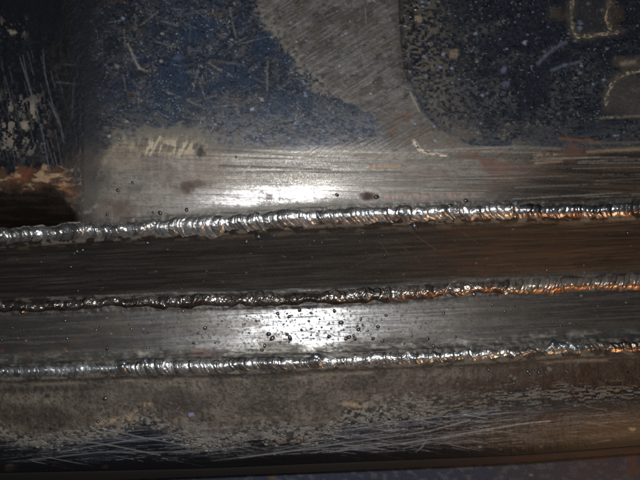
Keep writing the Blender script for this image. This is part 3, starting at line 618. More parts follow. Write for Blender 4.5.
for (p, s_) in [([(240, 458), (330, 445), (430, 431), (470, 420)], 0.9), ([(330, 452), (420, 441), (520, 424), (550, 421)], 0.9), ([(212, 461), (300, 450), (360, 447)], 0.7), ([(60, 438), (110, 445), (160, 455)], 0.8), ([(96, 427), (140, 437), (190, 446)], 0.7), ([(60, 452), (130, 440), (170, 436)], 0.7), ([(30, 460), (100, 452), (180, 452), (250, 446)], 0.6), ([(416, 452), (422, 447), (426, 441)], 0.8), ([(580, 445), (610, 440)], 0.7), ([(345, 430), (430, 418), (500, 410)], 0.6)]:
    lo.line(p, 0.6, s_, (160, 164, 170), rough=0.45, metal=0.3, breakup=0.22, relief=-0.3, seed=int(p[0][0]))
for (x, y, r) in [(105, 467, 2.2), (112, 471, 1.6), (524, 449, 1.6), (537, 448.5, 1.5), (541, 447, 1.3), (500, 450, 1.5), (514, 450, 1.4), (480, 447, 1.2), (632, 429, 2.2), (10, 468, 4)]:
    lo.spot(x, y, r * 1.6, r * 0.8, 0.9, (176, 156, 134), ragged=0.4, seed=int(x))
# the very edge: black along its whole length
lo.mix(ss(-10, -5, -e3) * 0.9, (13, 13, 15), rough=0.45)
for k in range(170):
    x = rnd.uniform(-5, 645); t = rnd.uniform(14, 60); y = b3(x) + t; r = 0.5 + rnd.random() ** 3 * 1.6
    lo.spot(x, y, r * 1.2, r, rnd.uniform(0.4, 0.9), rnd.choice([(26, 24, 24), (26, 24, 24), (140, 130, 116), (96, 60, 40)]), ragged=0.4, seed=k)
lo.Z += (d1 - 0.5) * 0.8 + (d3 - 0.5) * 0.5 + (d4 - 0.5) * 0.8
toes(lo, Y - b3(X) - 7.5, 951, 0.7, 0.5, 6)
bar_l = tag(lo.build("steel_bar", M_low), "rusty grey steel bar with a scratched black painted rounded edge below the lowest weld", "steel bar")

fv, ff_, fc = [], [], []
rf_ = random.Random(77)
for k in range(1000):
    x = rf_.uniform(-15, 655)
    wid = np.interp(x, [0, 150, 240, 400, 640], [5, 6, 7, 11, 8])
    y = np.interp(x, [-20, 0, 20, 50, 80, 100, 130, 150, 175, 205, 235, 265, 300, 335, 345, 380, 430, 460, 500, 545, 600, 640, 660],
                  [433, 433, 437, 441, 436, 429, 424, 418, 432, 441, 437, 432, 436, 428, 414, 413, 409, 405, 398, 394, 391, 388, 387]) + 4 + rf_.gauss(0, 0.62) * wid
    if vn(np.array(x / 24), np.array(y / 18), 565) < 0.30 + 0.2 * rf_.random(): continue
    if x > 430 and rf_.random() < 0.6: continue
    rr_ = (0.5 + rf_.random() ** 2 * 1.35) * (1.0 if x < 430 else 0.65); m_ = rf_.randint(5, 7); a0 = rf_.random() * 6.28
    zc = float(zL(np.array(x), np.array(min(y, lip(x) - 1)))); b_ = len(fv); hgt = rf_.uniform(0.3, 0.8)
    ring_ = [(x + rr_ * rf_.uniform(0.7, 1.5) * 1.25 * math.cos(a0 + 6.28 * j / m_), y + rr_ * rf_.uniform(0.6, 1.2) * 0.75 * math.sin(a0 + 6.28 * j / m_)) for j in range(m_)]
    for (u_, v_) in ring_: fv.append(world(u_, v_, zc - 0.8))
    for (u_, v_) in ring_: fv.append(world(x + (u_ - x) * 0.85, y + (v_ - y) * 0.85, zc + 0.35 + hgt * rf_.uniform(0.5, 1)))
    for j in range(m_): ff_.append((b_ + j, b_ + m_ + j, b_ + m_ + (j + 1) % m_, b_ + (j + 1) % m_))
    ff_.append(tuple(b_ + m_ + j for j in reversed(range(m_)))); ff_.append(tuple(b_ + j for j in range(m_)))
    g_ = rf_.uniform(0.55, 1.0) * (1.0 if x < 440 else 0.75); fc += [tuple(lin(122, 118, 111) * g_)] * (2 * m_)
me = bpy.data.meshes.new("paint_flakes"); o_ = np.array(bar_l.location)
me.from_pydata([tuple(np.array(v) - o_) for v in fv], [], ff_); me.update()
at = me.attributes.new("albedo", 'FLOAT_COLOR', 'POINT'); at.data.foreach_set("color", np.hstack([np.array(fc), np.ones((len(fc), 1))]).astype(np.float32).ravel())
at = me.attributes.new("finish", 'FLOAT_COLOR', 'POINT'); at.data.foreach_set("color", np.tile(np.array([0.7, 0.0, 0, 1], np.float32), len(fc)))
me.materials.append(M_low)
fo = bpy.data.objects.new("paint_flakes", me); scene.collection.objects.link(fo); fo.parent = bar_l; fo["kind"] = "stuff"

# ================================================================== 6. LIP BELOW AND BLUE SHEET
zl0 = lambda x: zL(x, lip(x))
edge = Patch(xs_dense(XL, XR, step=2.0), lambda x: lip(x) + 0.3, lambda x: panel_line(x) + 1.2, np.linspace(0, 1, 14), lambda x, y: zl0(x) - 6 - 5 * ((y - lip(x)) / 7) ** 2, base=(10, 8, 6), rough=0.8, metal=0.0)
X, Y = edge.X, edge.Y
edge.mix(ss(380, 640, X) * 0.7, (70, 38, 18)); edge.mix(ss(0.5, 0.65, fbm(X, Y, 40, 3, 601, 4)) * 0.5, (14, 9, 6))  # orange of the low lamp painted on towards the right
edge.mix(1 - ss(0.0, 0.4, (Y - lip(X)) / 8), (14, 10, 8))
lp_ = edge.build("lower_lip", M_low, floor=-100)
lp_.parent = bar_l; lp_.location = lp_.location - bar_l.location; lp_["label"] = "thin lip under the black edge, warm lamplight painted brown on its right"
pan = Patch(xs_dense(XL - 40, XR + 40, step=2.0), lambda x: x * 0 - 450, lambda x: x * 0 + 760, np.concatenate([np.linspace(0, 0.735, 12)[:-1], np.linspace(0.735, 0.80, 60), np.linspace(0.805, 1, 14)]), lambda x, y: -104 + 0 * x, base=(40, 50, 76), rough=0.5, metal=0.0)
X, Y = pan.X, pan.Y
pan.mix(ss(0.46, 0.66, fbm(X, Y, 22, 12, 611, 4)) * 0.6, (44, 50, 64)); pan.mix(ss(0.56, 0.68, fbm(X, Y, 5, 4, 621, 3)) * 0.6, (92, 96, 108))
pan.mix(ss(430, 640, X) * 0.5, (62, 56, 58)); pan.mix(ss(560, 640, X) * ss(0.45, 0.6, fbm(X, Y, 24, 16, 631, 3)) * 0.6, (90, 52, 30))  # orange lamp tint painted into the right corner
pan.spot(272, 478, 4, 2, 0.9, (110, 84, 56), ragged=0.4); pan.spot(531, 475, 2, 1.2, 0.8, (140, 140, 140)); 
tag(pan.build("painted_sheet", M_panel, floor=-116), "blue painted steel sheet lying lowest, showing along the bottom of the picture", "steel sheet")

# ================================================================== 7. WELD BEADS
def ripple_edges(x0, x1, lo_, hi_, rg):
    e = [x0 - 30]
    while e[-1] < x1 + 30: e.append(e[-1] + (lo_ + (hi_ - lo_) * rg.random() ** 1.6) * (0.55 if rg.random() < 0.3 else 1.0))
    return np.array(e)
def weld_run(parent, x0, x1, cl, za, zb, half, height, pitch=(3, 6), slant=0.5, bow=0.6, amp=1.1, jit=0.7, skew=0.0, bumps=(), seed=1,
             base=(160, 161, 164), low=(70, 52, 42), low_at=0.35, low_amt=0.7, rough=0.27, metal=1.0, name="weld_run", label=None, taper=(1.0, 1.0), pale=0.5, noise=0.45, tint=(72, 72, 74), tint_amt=0.4):
    rg = random.Random(seed); nr_ = np.random.default_rng(seed)
    xs = np.arange(x0, x1 + 0.25, 0.5); M = 46
    u = np.linspace(-1, 1, M)
    U, XX = np.meshgrid(u, xs, indexing='ij')
    hw = half(xs); hh = height(xs)
    ed = ripple_edges(x0, x1, pitch[0], pitch[1], rg); nE = len(ed)
    ph = XX - slant * hw[None] * U - bow * hw[None] * (U ** 2) + (fbm(XX, U * 8, 11, 5, seed * 7 + 3, 3) - 0.5) * 3.0
    k = np.clip(np.searchsorted(ed, ph.ravel()).reshape(ph.shape) - 1, 0, nE - 2)
    f = (ph - ed[k]) / (ed[k + 1] - ed[k])
    r1 = nr_.normal(0, 1, nE); r2 = nr_.normal(0, 1, nE); r3 = nr_.random(nE)
    # the edge of the bead follows its ripples
    kk = np.clip(np.searchsorted(ed, xs) - 1, 0, nE - 2); ff = (xs - ed[kk]) / (ed[kk + 1] - ed[kk])
    sm = ff * ff * (3 - 2 * ff)
    wtop = jit * (r1[kk] * (1 - sm) + r1[kk + 1] * sm) + (fbm(xs, xs * 0, 26, 1, seed + 70, 3) - 0.5) * 5
    wbot = jit * (r2[kk] * (1 - sm) + r2[kk + 1] * sm) + (fbm(xs, xs * 0 + 5, 26, 1, seed + 80, 3) - 0.5) * 5
    ta, tb = taper[0] * hw[0], taper[1] * hw[-1]
    env = np.sqrt(np.clip(1 - (1 - np.clip((xs - x0) / max(ta, .1), 0, 1)) ** 2, 0, 1)) * np.sqrt(np.clip(1 - (1 - np.clip((x1 - xs) / max(tb, .1), 0, 1)) ** 2, 0, 1))
    env = np.maximum(env, 0.02)
    yc = cl(xs)
    up_e = yc - (hw + wtop) * env; dn_e = yc + (hw + wbot) * env
    Yb = up_e[None] * (1 - U) / 2 + dn_e[None] * (1 + U) / 2
    us = np.clip(U - skew * (1 - U ** 2), -1, 1)
    prof = np.clip(1 - np.abs(us) ** 2.0, 0, 1) ** 1.05
    lump = (r3[k] * (1 - ss(0.7, 1, f)) + r3[np.minimum(k + 1, nE - 1)] * ss(0.7, 1, f)) * 0.8
    fk = np.clip(f, 0, 1) ** 1.25; saw = np.sqrt(np.clip(4 * fk * (1 - fk), 0, 1)) * 0.85
    Z0 = (za(XX, np.broadcast_to(up_e, XX.shape)) * (1 - U) / 2 + zb(XX, np.broadcast_to(dn_e, XX.shape)) * (1 + U) / 2) - 1.6
    wobz = 1 + 0.75 * (fbm(xs, xs * 0 + 3, 22, 1, seed + 90, 3) - 0.5)
    Zb = Z0 + prof * (0.62 * hh * env * wobz)[None] + (prof ** 0.7) * env[None] * 0.68 * (amp * saw + lump * amp * 1.5)
    Zb += prof * (fbm(XX, Yb, 3.0, 2.4, seed + 50, 3) - 0.5) * noise * amp
    for (bx, by, br, bh) in bumps:
        Zb += bh * np.exp(-((XX - bx) ** 2 + (Yb - by) ** 2) / br ** 2) * np.minimum(prof * 2, 1)
    # colour: steel, blue heat tint, rust brown lower flank with warm lamp reflection painted in, pale slag at the toes
    C = np.empty(XX.shape + (3,)); C[:] = lin(*[min(238, c * 1.32) for c in base])
    R = np.full(XX.shape, rough); Mt = np.full(XX.shape, metal)
    def mx(m, c, r=None, mt=None):
        nonlocal C, R, Mt
        m = np.clip(m, 0, 1)
        C = C * (1 - m[..., None]) + lin(*c) * m[..., None]
        if r is not None: R = R * (1 - m) + r * m
        if mt is not None: Mt = Mt * (1 - m) + mt * m
    q = fbm(XX, Yb, 9, 6, seed + 60, 4); q2 = fbm(XX, Yb, 3, 3, seed + 65, 3)
    mx((1 - ss(-0.75, -0.25, U)) * tint_amt, tint, 0.34)
    mx((r3[k] > 0.62) * (0.22 + tint_amt * 0.5), [c * 0.8 for c in tint], 0.3)
    mx(ss(low_at - 0.25, low_at + 0.2, U + (q - 0.5) * 1.2) * low_amt * (0.45 + 0.55 * ss(0.44, 0.58, fbm(XX, Yb, 14, 9, seed + 91, 3))) * (0.35 + 0.65 * ss(x0, x0 + 45, XX)), low, 0.38, 0.8)
    mx((ss(0.78, 0.98, f) + 1 - ss(0.0, 0.13, f)) * (0.3 + 0.5 * r3[k]), (30, 28, 28), 0.5)  # grooves between ripples darkened, crease shade put into the colour
    mx(ss(0.64, 0.76, q2) * 0.5, (40, 36, 34), 0.5)
    mx((ss(0.80, 0.95, np.abs(U)) * ss(0.42, 0.58, fbm(XX, Yb, 8, 4, seed + 67, 3)) * pale), (150, 138, 124), 0.6, 0.2)
    px, py, pz = world(XX, Yb, Zb)
    n = len(xs)
    V = np.stack([px, py, pz], -1).reshape(-1, 3)
    # underside
    zb_ = np.minimum(Z0[0], Z0[-1]) - 6
    ub = np.array([-0.95, -0.5, 0, 0.5, 0.95])
    Vb = []
    for ui in ub[::-1]:
        yy = up_e * (1 - ui) / 2 + dn_e * (1 + ui) / 2
        a = world(xs, yy, zb_); Vb.append(np.stack(a, -1))
    V = np.vstack([V] + Vb)
    rows = M + len(ub)
    idx = np.arange(rows * n).reshape(rows, n); nxr = np.roll(idx, -1, axis=0)
    F = np.stack([idx[:, :-1], nxr[:, :-1], nxr[:, 1:], idx[:, 1:]], -1).reshape(-1, 4)
    c0 = V.reshape(rows, n, 3)[:, 0].mean(0); c1_ = V.reshape(rows, n, 3)[:, -1].mean(0)
    nb = len(V); V = np.vstack([V, c0[None], c1_[None]])
    F3 = np.vstack([np.stack([nxr[:, 0], idx[:, 0], np.full(rows, nb)], -1), np.stack([idx[:, -1], nxr[:, -1], np.full(rows, nb + 1)], -1)])
    al = np.ones((len(V), 4)); al[:, :3] = 0.05; al[:M * n, :3] = np.clip(C, 0.003, 0.9).reshape(-1, 3)
    fi = np.ones((len(V), 4)); fi[:, 0] = 0.5; fi[:M * n, 0] = np.clip(R, 0.1, 0.9).ravel(); fi[:M * n, 1] = np.clip(Mt, 0, 1).ravel()
    o = put(name, V, F, M_bead, parent=parent, attrs={"albedo": al, "finish": fi}, F3=F3)
    if label: o["label"] = label
    return o
def bead_root(x, y, z, label):
    o = bpy.data.objects.new("weld_bead", None)
    o.empty_display_size = 0.01
    o.location = world(x, y, z)
    scene.collection.objects.link(o)
    return tag(o, label, "weld bead", "welds joining the steel strips")
cst = lambda v: (lambda x: x * 0 + v)

w1 = bead_root(320, b1(320), -6, "topmost weld bead, shiny silver ripples under the blue painted plate")
weld_run(w1, -230, 160, lambda x: b1(x) - 0.5, zU, z1, cst(9.2), cst(8.5), pitch=(4, 11), slant=0.15, bow=-0.7, amp=1.5, jit=1.0, seed=3, low_amt=0.5, base=(205, 205, 208), tint=(84, 85, 90), tint_amt=0.3, rough=0.34, noise=0.8, bumps=[(76, 231, 5, 2.5), (140, 229, 6, 2)], taper=(1, 1.3), label="dull lumpy first stretch of the bead", pale=0.7)
weld_run(w1, 151, 226, lambda x: b1(x) - 0.5 + 0.8 * ss(150, 180, x), zU, z1, curve([(151, 7), (172, 11.5), (226, 12.5)]), curve([(151, 7), (175, 11), (226, 11)]), pitch=(7, 14), slant=0.15, bow=0.75, amp=1.9, jit=0.8, seed=8, low_amt=0.25, rough=0.38, base=(222, 222, 222), taper=(1.2, 0.6), tint_amt=0.25, label="broad smooth shiny stretch")
weld_run(w1, 214, 517, lambda x: b1(x) - 0.2, zU, z1, curve([(214, 12), (300, 11), (420, 9.5), (517, 9.5)]), curve([(214, 10.5), (300, 10), (517, 9)]), pitch=(4.6, 9.5), slant=0.38, bow=0.6, amp=1.8, jit=1.0, seed=5, low_amt=0.75, low=(96, 62, 42), base=(222, 222, 222), rough=0.37, tint_amt=0.3, bumps=[(515, 204, 5, 4), (452, 210, 6, -1.5)], taper=(0.5, 0.8), label="finely rippled bright stretch")
weld_run(w1, 508, 870, lambda x: b1(x) - 0.3, zU, z1, curve([(508, 9), (560, 9.5), (870, 9.5)]), curve([(508, 8), (560, 9), (870, 9)]), pitch=(4, 6.5), slant=0.05, bow=0.35, amp=1.4, jit=0.5, seed=13, low_amt=0.85, low=(134, 84, 50), low_at=0.15, base=(140, 142, 146), tint=(58, 64, 72), tint_amt=0.6, taper=(0.9, 0.6), bumps=[(511, 204, 4, 3)], label="brown and blue tinted last stretch")

w2 = bead_root(320, b2(320), -34, "middle weld bead, dark brown lumpy ripples with an undercut lower edge")
weld_run(w2, -230, 395, lambda x: b2(x) - 0.2, z1, z2, curve([(-230, 6.5), (130, 6.5), (200, 7.5), (395, 8.3)]), curve([(-230, 7), (130, 7.5), (240, 9.5), (395, 10.5)]), pitch=(5, 15), slant=-0.25, bow=-0.7, amp=1.9, jit=0.9, skew=0.22, seed=23, base=(116, 112, 108), tint=(62, 60, 58), low=(70, 48, 38), low_amt=0.8, low_at=0.3, rough=0.27, metal=0.95, pale=0.5, noise=1.1, label="dark lumpy first stretch of the bead", bumps=[(45, 303, 3, 2), (22, 311, 3.5, 1.8), (170, 299, 4, 1.5), (180, 298, 3, 1.5), (84, 301, 4, 1.6)])
weld_run(w2, 372, 512, lambda x: b2(x) + 0.03, z1, z2, curve([(372, 8.5), (420, 8.5), (450, 8.5), (480, 7.5), (512, 7.5)]), curve([(372, 10), (420, 10), (470, 9), (512, 8.5)]), pitch=(6, 13), slant=-0.6, bow=-0.5, amp=1.9, jit=1.0, skew=0.25, seed=29, metal=0.9, noise=0.9, base=(124, 118, 112), tint=(74, 68, 62), low=(130, 84, 52), low_amt=0.75, low_at=0.1, rough=0.26, label="coarse orange tinted stretch")
weld_run(w2, 504, 870, lambda x: b2(x) + 0.6, z1, z2, curve([(504, 6), (530, 8.5), (870, 9)]), curve([(504, 8), (530, 10), (870, 10)]), pitch=(3.5, 8), slant=-0.4, bow=-0.25, amp=1.15, jit=0.5, skew=0.15, seed=37, metal=0.75, base=(124, 116, 108), tint=(122, 116, 110), low=(138, 88, 54), low_amt=0.8, low_at=0.15, rough=0.30, pale=0.8, label="pale topped finely rippled last stretch", bumps=[(594, 288, 4, -1.6), (505, 292, 4, 1.5)], taper=(0.8, 0.6))

w3 = bead_root(320, b3(320), -22, "lowest weld bead, thin and uneven, fading in places above the rusty scratched bar")
weld_run(w3, -230, 124, lambda x: b3(x) - 0.5, z2, zL, curve([(-230, 8.2), (80, 8.2), (105, 5.5), (124, 5)]), curve([(-230, 7), (70, 7), (100, 5.6), (124, 5.2)]), pitch=(5, 9), slant=0.1, bow=-0.5, amp=1.1, jit=0.6, seed=43, base=(140, 143, 145), tint=(78, 84, 88), tint_amt=0.35, low=(84, 76, 70), low_amt=0.4, rough=0.40, metal=0.85, pale=0.7, taper=(1, 2.5), label="flat dull grey left run")
weld_run(w3, 116, 325, lambda x: b3(x) - 0.8, z2, zL, curve([(116, 8), (150, 9.5), (200, 9.5), (325, 8)]), curve([(116, 9), (150, 9), (325, 8)]), pitch=(4, 8.5), slant=0.25, bow=0.6, amp=1.7, jit=0.8, seed=47, base=(200, 203, 205), tint=(84, 92, 98), tint_amt=0.4, low=(84, 70, 60), low_amt=0.5, rough=0.36, bumps=[(122, 364, 5, 2.5), (144, 362, 5, 2), (316, 358, 6, 3.5)], taper=(0.9, 1.0), label="shiny blue grey middle run")
weld_run(w3, 316, 524, lambda x: b3(x) - 0.2, z2, zL, curve([(316, 7), (380, 7.5), (524, 6.5)]), curve([(316, 7), (400, 7), (524, 5)]), pitch=(3.5, 8), slant=0.25, bow=0.5, amp=1.4, jit=0.8, seed=53, base=(180, 183, 185), tint=(78, 88, 92), low=(112, 76, 56), low_amt=0.6, low_at=0.25, rough=0.36, noise=0.8, bumps=[(318, 357, 5, 3), (490, 352, 4, 2.2)], taper=(1, 2), label="narrow rippled run")
weld_run(w3, 512, 552, lambda x: b3(x) - 0.2, z2, zL, curve([(512, 5), (530, 4), (552, 5)]), curve([(512, 4.6), (552, 4.6)]), pitch=(4, 9), slant=0.4, bow=-0.4, amp=0.9, jit=0.7, seed=57, metal=0.6, rough=0.42, base=(92, 88, 84), tint=(64, 70, 72), low=(84, 66, 54), taper=(2, 2), label="thin low dull stretch")
weld_run(w3, 578, 622, lambda x: b3(x) - 0.2, z2, zL, cst(5.5), cst(4.6), pitch=(4, 9), slant=0.4, bow=-0.4, amp=0.9, jit=0.7, seed=58, metal=0.6, rough=0.42, base=(88, 82, 78), tint=(64, 70, 72), low=(100, 68, 50), taper=(2, 2), label="thin low brownish stretch")
weld_run(w3, 543, 588, lambda x: b3(x) - 0.4, z2, zL, curve([(543, 6), (556, 8), (588, 6)]), curve([(543, 6.5), (556, 7), (588, 5)]), pitch=(5, 10), slant=0.4, bow=-0.6, amp=1.6, jit=0.9, seed=59, noise=0.8, base=(108, 112, 114), tint=(70, 76, 78), low=(118, 76, 50), low_amt=0.6, low_at=0.2, rough=0.42, metal=0.85, bumps=[(553, 344, 3.5, 3.5), (579, 351, 4, 1.6)], taper=(1, 1.6), label="short isolated blob")
weld_run(w3, 604, 870, lambda x: b3(x) - 0.2, z2, zL, cst(6.5), cst(6.5), pitch=(4.5, 8), slant=0.3, bow=-0.4, amp=1.4, jit=0.5, seed=61, base=(104, 96, 90), noise=0.8, low=(140, 88, 52), low_amt=0.7, low_at=0.1, rough=0.38, taper=(1.6, 0.6), label="orange tinted right run")

def lump(parent, x, y, rx, ry, h, zb, seed, base=(120, 122, 126), label=None):
    """a frozen crater or blob where a run of weld starts or stops"""
    h *= 0.72; base = [min(225, c * 1.6) for c in base]; nu, nv = 28, 14; V = []; al = []; rg = np.random.default_rng(seed)
    for i in range(nv + 1):
        th = math.pi * 0.5 * i / nv
        for j in range(nu):
            p = 2 * math.pi * j / nu
            w_ = 1 + 0.10 * math.sin(2 * p + seed) + 0.06 * math.sin(3 * p + seed * 2)
            X_ = x + rx * math.sin(th) * math.cos(p) * w_; Y_ = y + ry * math.sin(th) * math.sin(p) * w_
            Z_ = zb + h * (math.cos(th) ** 1.2 * (1 + 0.28 * (vn(np.array(X_ / 2.4), np.array(Y_ / 2.4), 300 + seed) - 0.5)) + 0.06 * math.cos(p - 0.8) * math.sin(2 * th))
            V.append(world(X_, Y_, Z_))
            g_ = 0.55 + 0.9 * float(vn(np.array(X_ / 2.0), np.array(Y_ / 2.0), 400 + seed)); al.append(list(lin(*base) * g_) + [1])
    idx = np.arange((nv + 1) * nu).reshape(nv + 1, nu); nj = np.roll(idx, -1, 1)
    F = np.stack([idx[:-1], idx[1:], nj[1:], nj[:-1]], -1).reshape(-1, 4)
    cb = len(V); V.append(world(x, y, zb - 1)); al.append([.1, .1, .1, 1])
    F3 = np.stack([idx[-1], np.full(nu, cb), nj[-1]], -1)
    fi = np.tile(np.array([0.38, 0.95, 0, 1]), (len(V), 1))
    o = put("lump", V, F, M_bead, parent=parent, attrs={"albedo": np.array(al), "finish": fi}, F3=F3)
    if label: o["label"] = label
zz = lambda f, x, y: float(f(np.array(float(x)), np.array(float(y))))
lump(w1, 514.5, 206, 6.5, 6, 8, zz(zU, 514, 206) - 0.5, 3, label="dark peaked crater before the last stretch")
lump(w1, 455, 209.5, 5, 4.5, 6.5, zz(zU, 455, 209) - 0.5, 5)
lump(w2, 44.5, 304, 3.6, 4, 8, zz(z1, 44, 304), 7, base=(70, 72, 78)); lump(w2, 22, 312, 4.2, 3.6, 6, zz(z1, 22, 311) + 1, 8, base=(84, 60, 46), label="reddish brown pair of drops at the left")
lump(w2, 171, 298.5, 4.2, 4, 8, zz(z1, 171, 299) + 1, 9, base=(96, 96, 100)); lump(w2, 506, 291, 4, 4.4, 7, zz(z1, 506, 286) + 1, 10)
lump(w3, 122.5, 365.5, 6, 6, 7.5, zz(z2, 122, 365), 11, base=(96, 102, 110), label="dark round ball starting the middle run"); lump(w3, 145, 362.5, 5, 5.5, 8, zz(z2, 145, 362), 12, base=(96, 102, 110))
lump(w3, 317, 359, 7, 6, 7.5, zz(z2, 317, 358), 13, base=(104, 110, 112), label="raised peak where two runs meet"); lump(w3, 489, 352, 4, 5, 6, zz(z2, 489, 351), 14); lump(w3, 553, 345, 4, 5.5, 7, zz(z2, 553, 345), 15, base=(84, 90, 94), label="small shiny blob with a bright glint")

# ================================================================== 8. SPATTER BALLS: each a thing of its own
M_ball = plain_metal("spatter_steel", (0.10, 0.10, 0.105), 0.34, 0.85)
M_ballr = plain_metal("rusty_spatter", (0.10, 0.055, 0.035), 0.4, 0.5)
def ball_mesh(seed):
    rg = random.Random(seed)
    V = []; F = []; F3 = []
    nl, nm_ = 10, 14
    sx, sy = rg.uniform(0.92, 1.1), rg.uniform(0.92, 1.08)
    for i in range(1, nl):
        th = math.pi * i / nl
        for j in range(nm_):
            p = 2 * math.pi * j / nm_
            wv = 1 + 0.12 * math.sin(2 * p + seed) * math.sin(th)
            V.append((sx * math.sin(th) * math.cos(p) * wv, sy * math.sin(th) * math.sin(p) * wv, math.cos(th) * 0.7 * (1 + 0.10 * math.sin(p + seed))))
    top = len(V); V.append((0, 0, 0.7)); bot = len(V); V.append((0, 0, -0.85))
    for i in range(nl - 2):
        for j in range(nm_):
            a = i * nm_ + j; b_ = i * nm_ + (j + 1) % nm_
            F.append((a, a + nm_, b_ + nm_, b_))
    for j in range(nm_):
        F3.append((top, j, (j + 1) % nm_)); q = (nl - 2) * nm_
        F3.append((bot, q + (j + 1) % nm_, q + j))
    return V, F, F3
protos = []
for sd in range(3):
    V, F, F3 = ball_mesh(sd)
    me = bpy.data.meshes.new("weld_spatter"); me.from_pydata(V, [], F + F3); me.update()
    me.polygons.foreach_set("use_smooth", np.full(len(me.polygons), True))
    me.materials.append(M_ball); protos.append(me)
mr_ = protos[0].copy(); mr_.materials[0] = M_ballr
SP = {
 ("z2", "small dark round spatter ball stuck in the bright glare of the grey strip", "spatter balls on the bright part of the grey strip"):
 [(299.5,309.8,2.3),(309,307.5,2),(277.7,313.7,1.8),(289,316.7,2),(311,313,1.5),(256,321,1.3),(309,321,1.4),(319.6,319.3,1.3),(268.6,334,2.3),(272.2,338.3,2.7),(287.3,334,1.7),(290,338,2.5),(301.6,330,1.8),(329,336.6,2.2),(334.3,311,1.8),(339.5,323,1.5),(321.7,327.4,1.2),(319,331,1.1),(311,329,1.2),(311,335.4,1.1),(264.6,345.7,1.9),(287,313.6,1.2),(283.5,324.5,1),(286.5,321,0.9),(341.3,322.4,2.1),(358.5,329.4,2.4),(346,338.4,2.2),(349.3,337,2),(355,338.8,2),(360.8,319,1.4),(343.8,329.8,1.2),(353.4,335.3,1.5),(378,326.8,1.9),(373,338.6,1.8),(382.6,341,1.7),(362.5,325,1.1),(388.8,329,1.1),(386,315.4,1.7),(357.5,326,1.2),(245,324,1.0),(249,333,1.0),(280,342,1.1),(246.5,316,1.0),(289,342,1.2),(295,320,0.9),(303,338.5,0.9),(331,328.5,1.0),(368,331,1.0)],
 ("z2", "tiny grey spatter ball on the darker left half of the grey strip", "spatter balls on the left of the grey strip"):
 [(131.3,328.8,1.3),(129,324,1.2),(144.4,333,1.1),(148,332.8,1.2),(147.8,347.4,1.3),(205,328,2.1),(198.4,333,1.4),(193.7,343,1.5),(161,348.5,1.2),(183,311,1.6),(191,312,1.4),(230.6,306.5,1.8),(65,320.7,1.4),(23.4,330,1.4),(96,330,1.5),(100.6,326.8,1.3),(67,338.6,1.6),(107,348.4,1.9),(1.6,340,1.4),(36,341,1),(12,328,1),(174,327,1),(215,343,1.1),(222,321,1)],
 ("z2", "small round spatter ball on the dull brownish right end of the grey strip", "spatter balls on the right of the grey strip"):
 [(474,294.5,2.2),(443.5,313,1.7),(492.6,304.8,1.3),(504.7,311.5,1.2),(513.9,307.5,1.6),(433.5,346,1.7),(427.8,339,1.7),(404.4,343.6,1.2),(412,336,1.1),(456,337,1.1),(441,339,1.1),(553,322,1.2),(561,326,1.3),(598,306,1.1)],
 ("z1", "small round spatter ball on the dark brown strip below the topmost weld", "spatter balls on the dark strip"):
 [(77,251.4,1.4),(82.7,250,1.2),(41,262,1.3),(70.6,267,1.4),(78,291,1.2),(103,288,1),(147.5,243,1.7),(246.3,241.4,2.2),(258.4,237,3),(314.3,241,1.3),(321.7,242.6,1.2),(385,255,1.1),(363,232.5,1.4),(628,233,1.4),(274,236,1.3),(547,270,1.2)],
 ("zU", "round spatter ball on the smooth metal just above the topmost weld", "spatter balls above the topmost weld"):
 [(160,213,2.2),(186.6,209.8,1.9),(153,212.5,1.3),(117.8,190.4,1.8),(132.5,182.6,1.5),(337,195,1.8),(450,205.5,2.2),(466,200.8,2.3),(107,214,1.6),(236,157,1.2)],
 ("zL", "tiny round spatter ball on the rusty bar under the lowest weld", "spatter balls on the rusty bar"):
 [(461.5,368,1.6),(528,371.7,1.6),(530.3,374.4,1.5),(533.5,371,1.4),(539,372.6,1.6),(546,371.7,1.6),(488.5,369.6,1.4),(514,383,1.2),(105,398.5,2.2),(98,421.6,1.9),(52,378,1.2),(234,392,1.1),(357,383,1.6),(290,389,1.2),(380,377,1.2)],
}
ZF = {"zU": zU, "z1": z1, "z2": z2, "zL": zL}
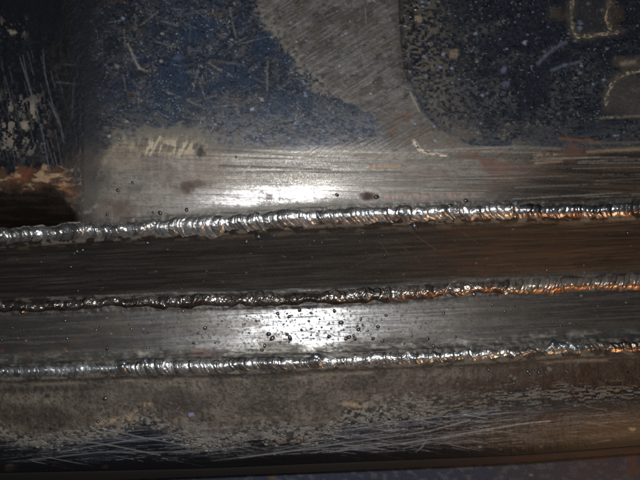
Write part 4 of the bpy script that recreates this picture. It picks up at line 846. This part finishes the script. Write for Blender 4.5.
OWN = {
 (309,307.5): "larger dark spatter ball touching the middle weld above the white glare",
 (299.5,309.8): "larger dark spatter ball high in the white glare, second below the middle weld",
 (289,316.7): "larger dark spatter ball in the upper left of the white glare",
 (268.6,334): "upper and smaller ball of the close pair at the lower left of the glare",
 (272.2,338.3): "lower and larger ball of the close pair at the lower left of the glare",
 (290,338): "larger dark spatter ball at the glare's bottom with a smaller one just above it",
 (329,336.6): "lone larger dark spatter ball at the lower right of the white glare",
 (341.3,322.4): "larger dark spatter ball on the right rim of the white glare",
 (358.5,329.4): "largest dark spatter ball in the loose cluster right of the white glare",
 (346,338.4): "left ball of three in a row right of the white glare",
 (349.3,337): "middle ball of three in a row right of the white glare",
 (355,338.8): "right ball of three in a row right of the white glare",
 (205,328): "largest spatter ball on the grey strip left of the white glare",
 (474,294.5): "largest spatter ball on the grey strip's right part, touching the middle weld",
 (258.4,237): "largest spatter ball on the dark strip, touching the broad shiny part of the topmost weld",
 (246.3,241.4): "second largest spatter ball on the dark strip, left of and below the largest",
 (147.5,243): "lone spatter ball under the left end of the broad shiny stretch of the topmost weld",
 (160,213): "largest spatter ball above the left start of the broad shiny weld stretch",
 (450,205.5): "left ball of two on the upper edge of the topmost weld's right half",
 (466,200.8): "right ball of two on the upper edge of the topmost weld's right half",
 (105,398.5): "largest spatter ball on the left of the rusty bar",
 (98,421.6): "spatter ball beside the cream scrape on the rusty bar",
 (107,348.4): "largest spatter ball above the gap in the lowest weld at the left",
}
n = 0
def ball(x, y, r, zf, label, group, me, dz=0.0):
    o = bpy.data.objects.new("weld_spatter", me)
    z = float(zf(np.array(x), np.array(y))) + 0.45 * r + dz
    o.location = world(x, y, z); o.scale = (r * S * rnd.uniform(0.88, 1.15), r * S * rnd.uniform(0.85, 1.05), r * S * rnd.uniform(0.8, 1.0))
    o.rotation_euler = (0, 0, rnd.uniform(0, 6.28))
    scene.collection.objects.link(o)
    return tag(o, label, "spatter ball", group)
for (zk, label, group), pts in SP.items():
    for (x, y, r) in pts:
        ball(x, y, r, ZF[zk], OWN.get((x, y), label), group, protos[n % 3]); n += 1
for (x, y, r, zf, label, me, dz) in [
    (415, 226.3, 3.4, z1, "large dark spatter ball against the lower edge of the topmost weld", protos[1], 0.5),
    (376.5, 197, 2.4, zU, "dark spatter ball at the end of a reddish scar above the topmost weld", protos[2], 0.3),
    (567, 371.5, 1.9, zL, "reddish rusty spatter ball under the gap in the lowest weld", mr_, 0.2),
    (262, 350, 2.0, z2, "brown rusty spatter ball just above the lowest weld, left of the glare", mr_, 0.2)]:
    ball(x, y, r, zf, label, None, me, dz)
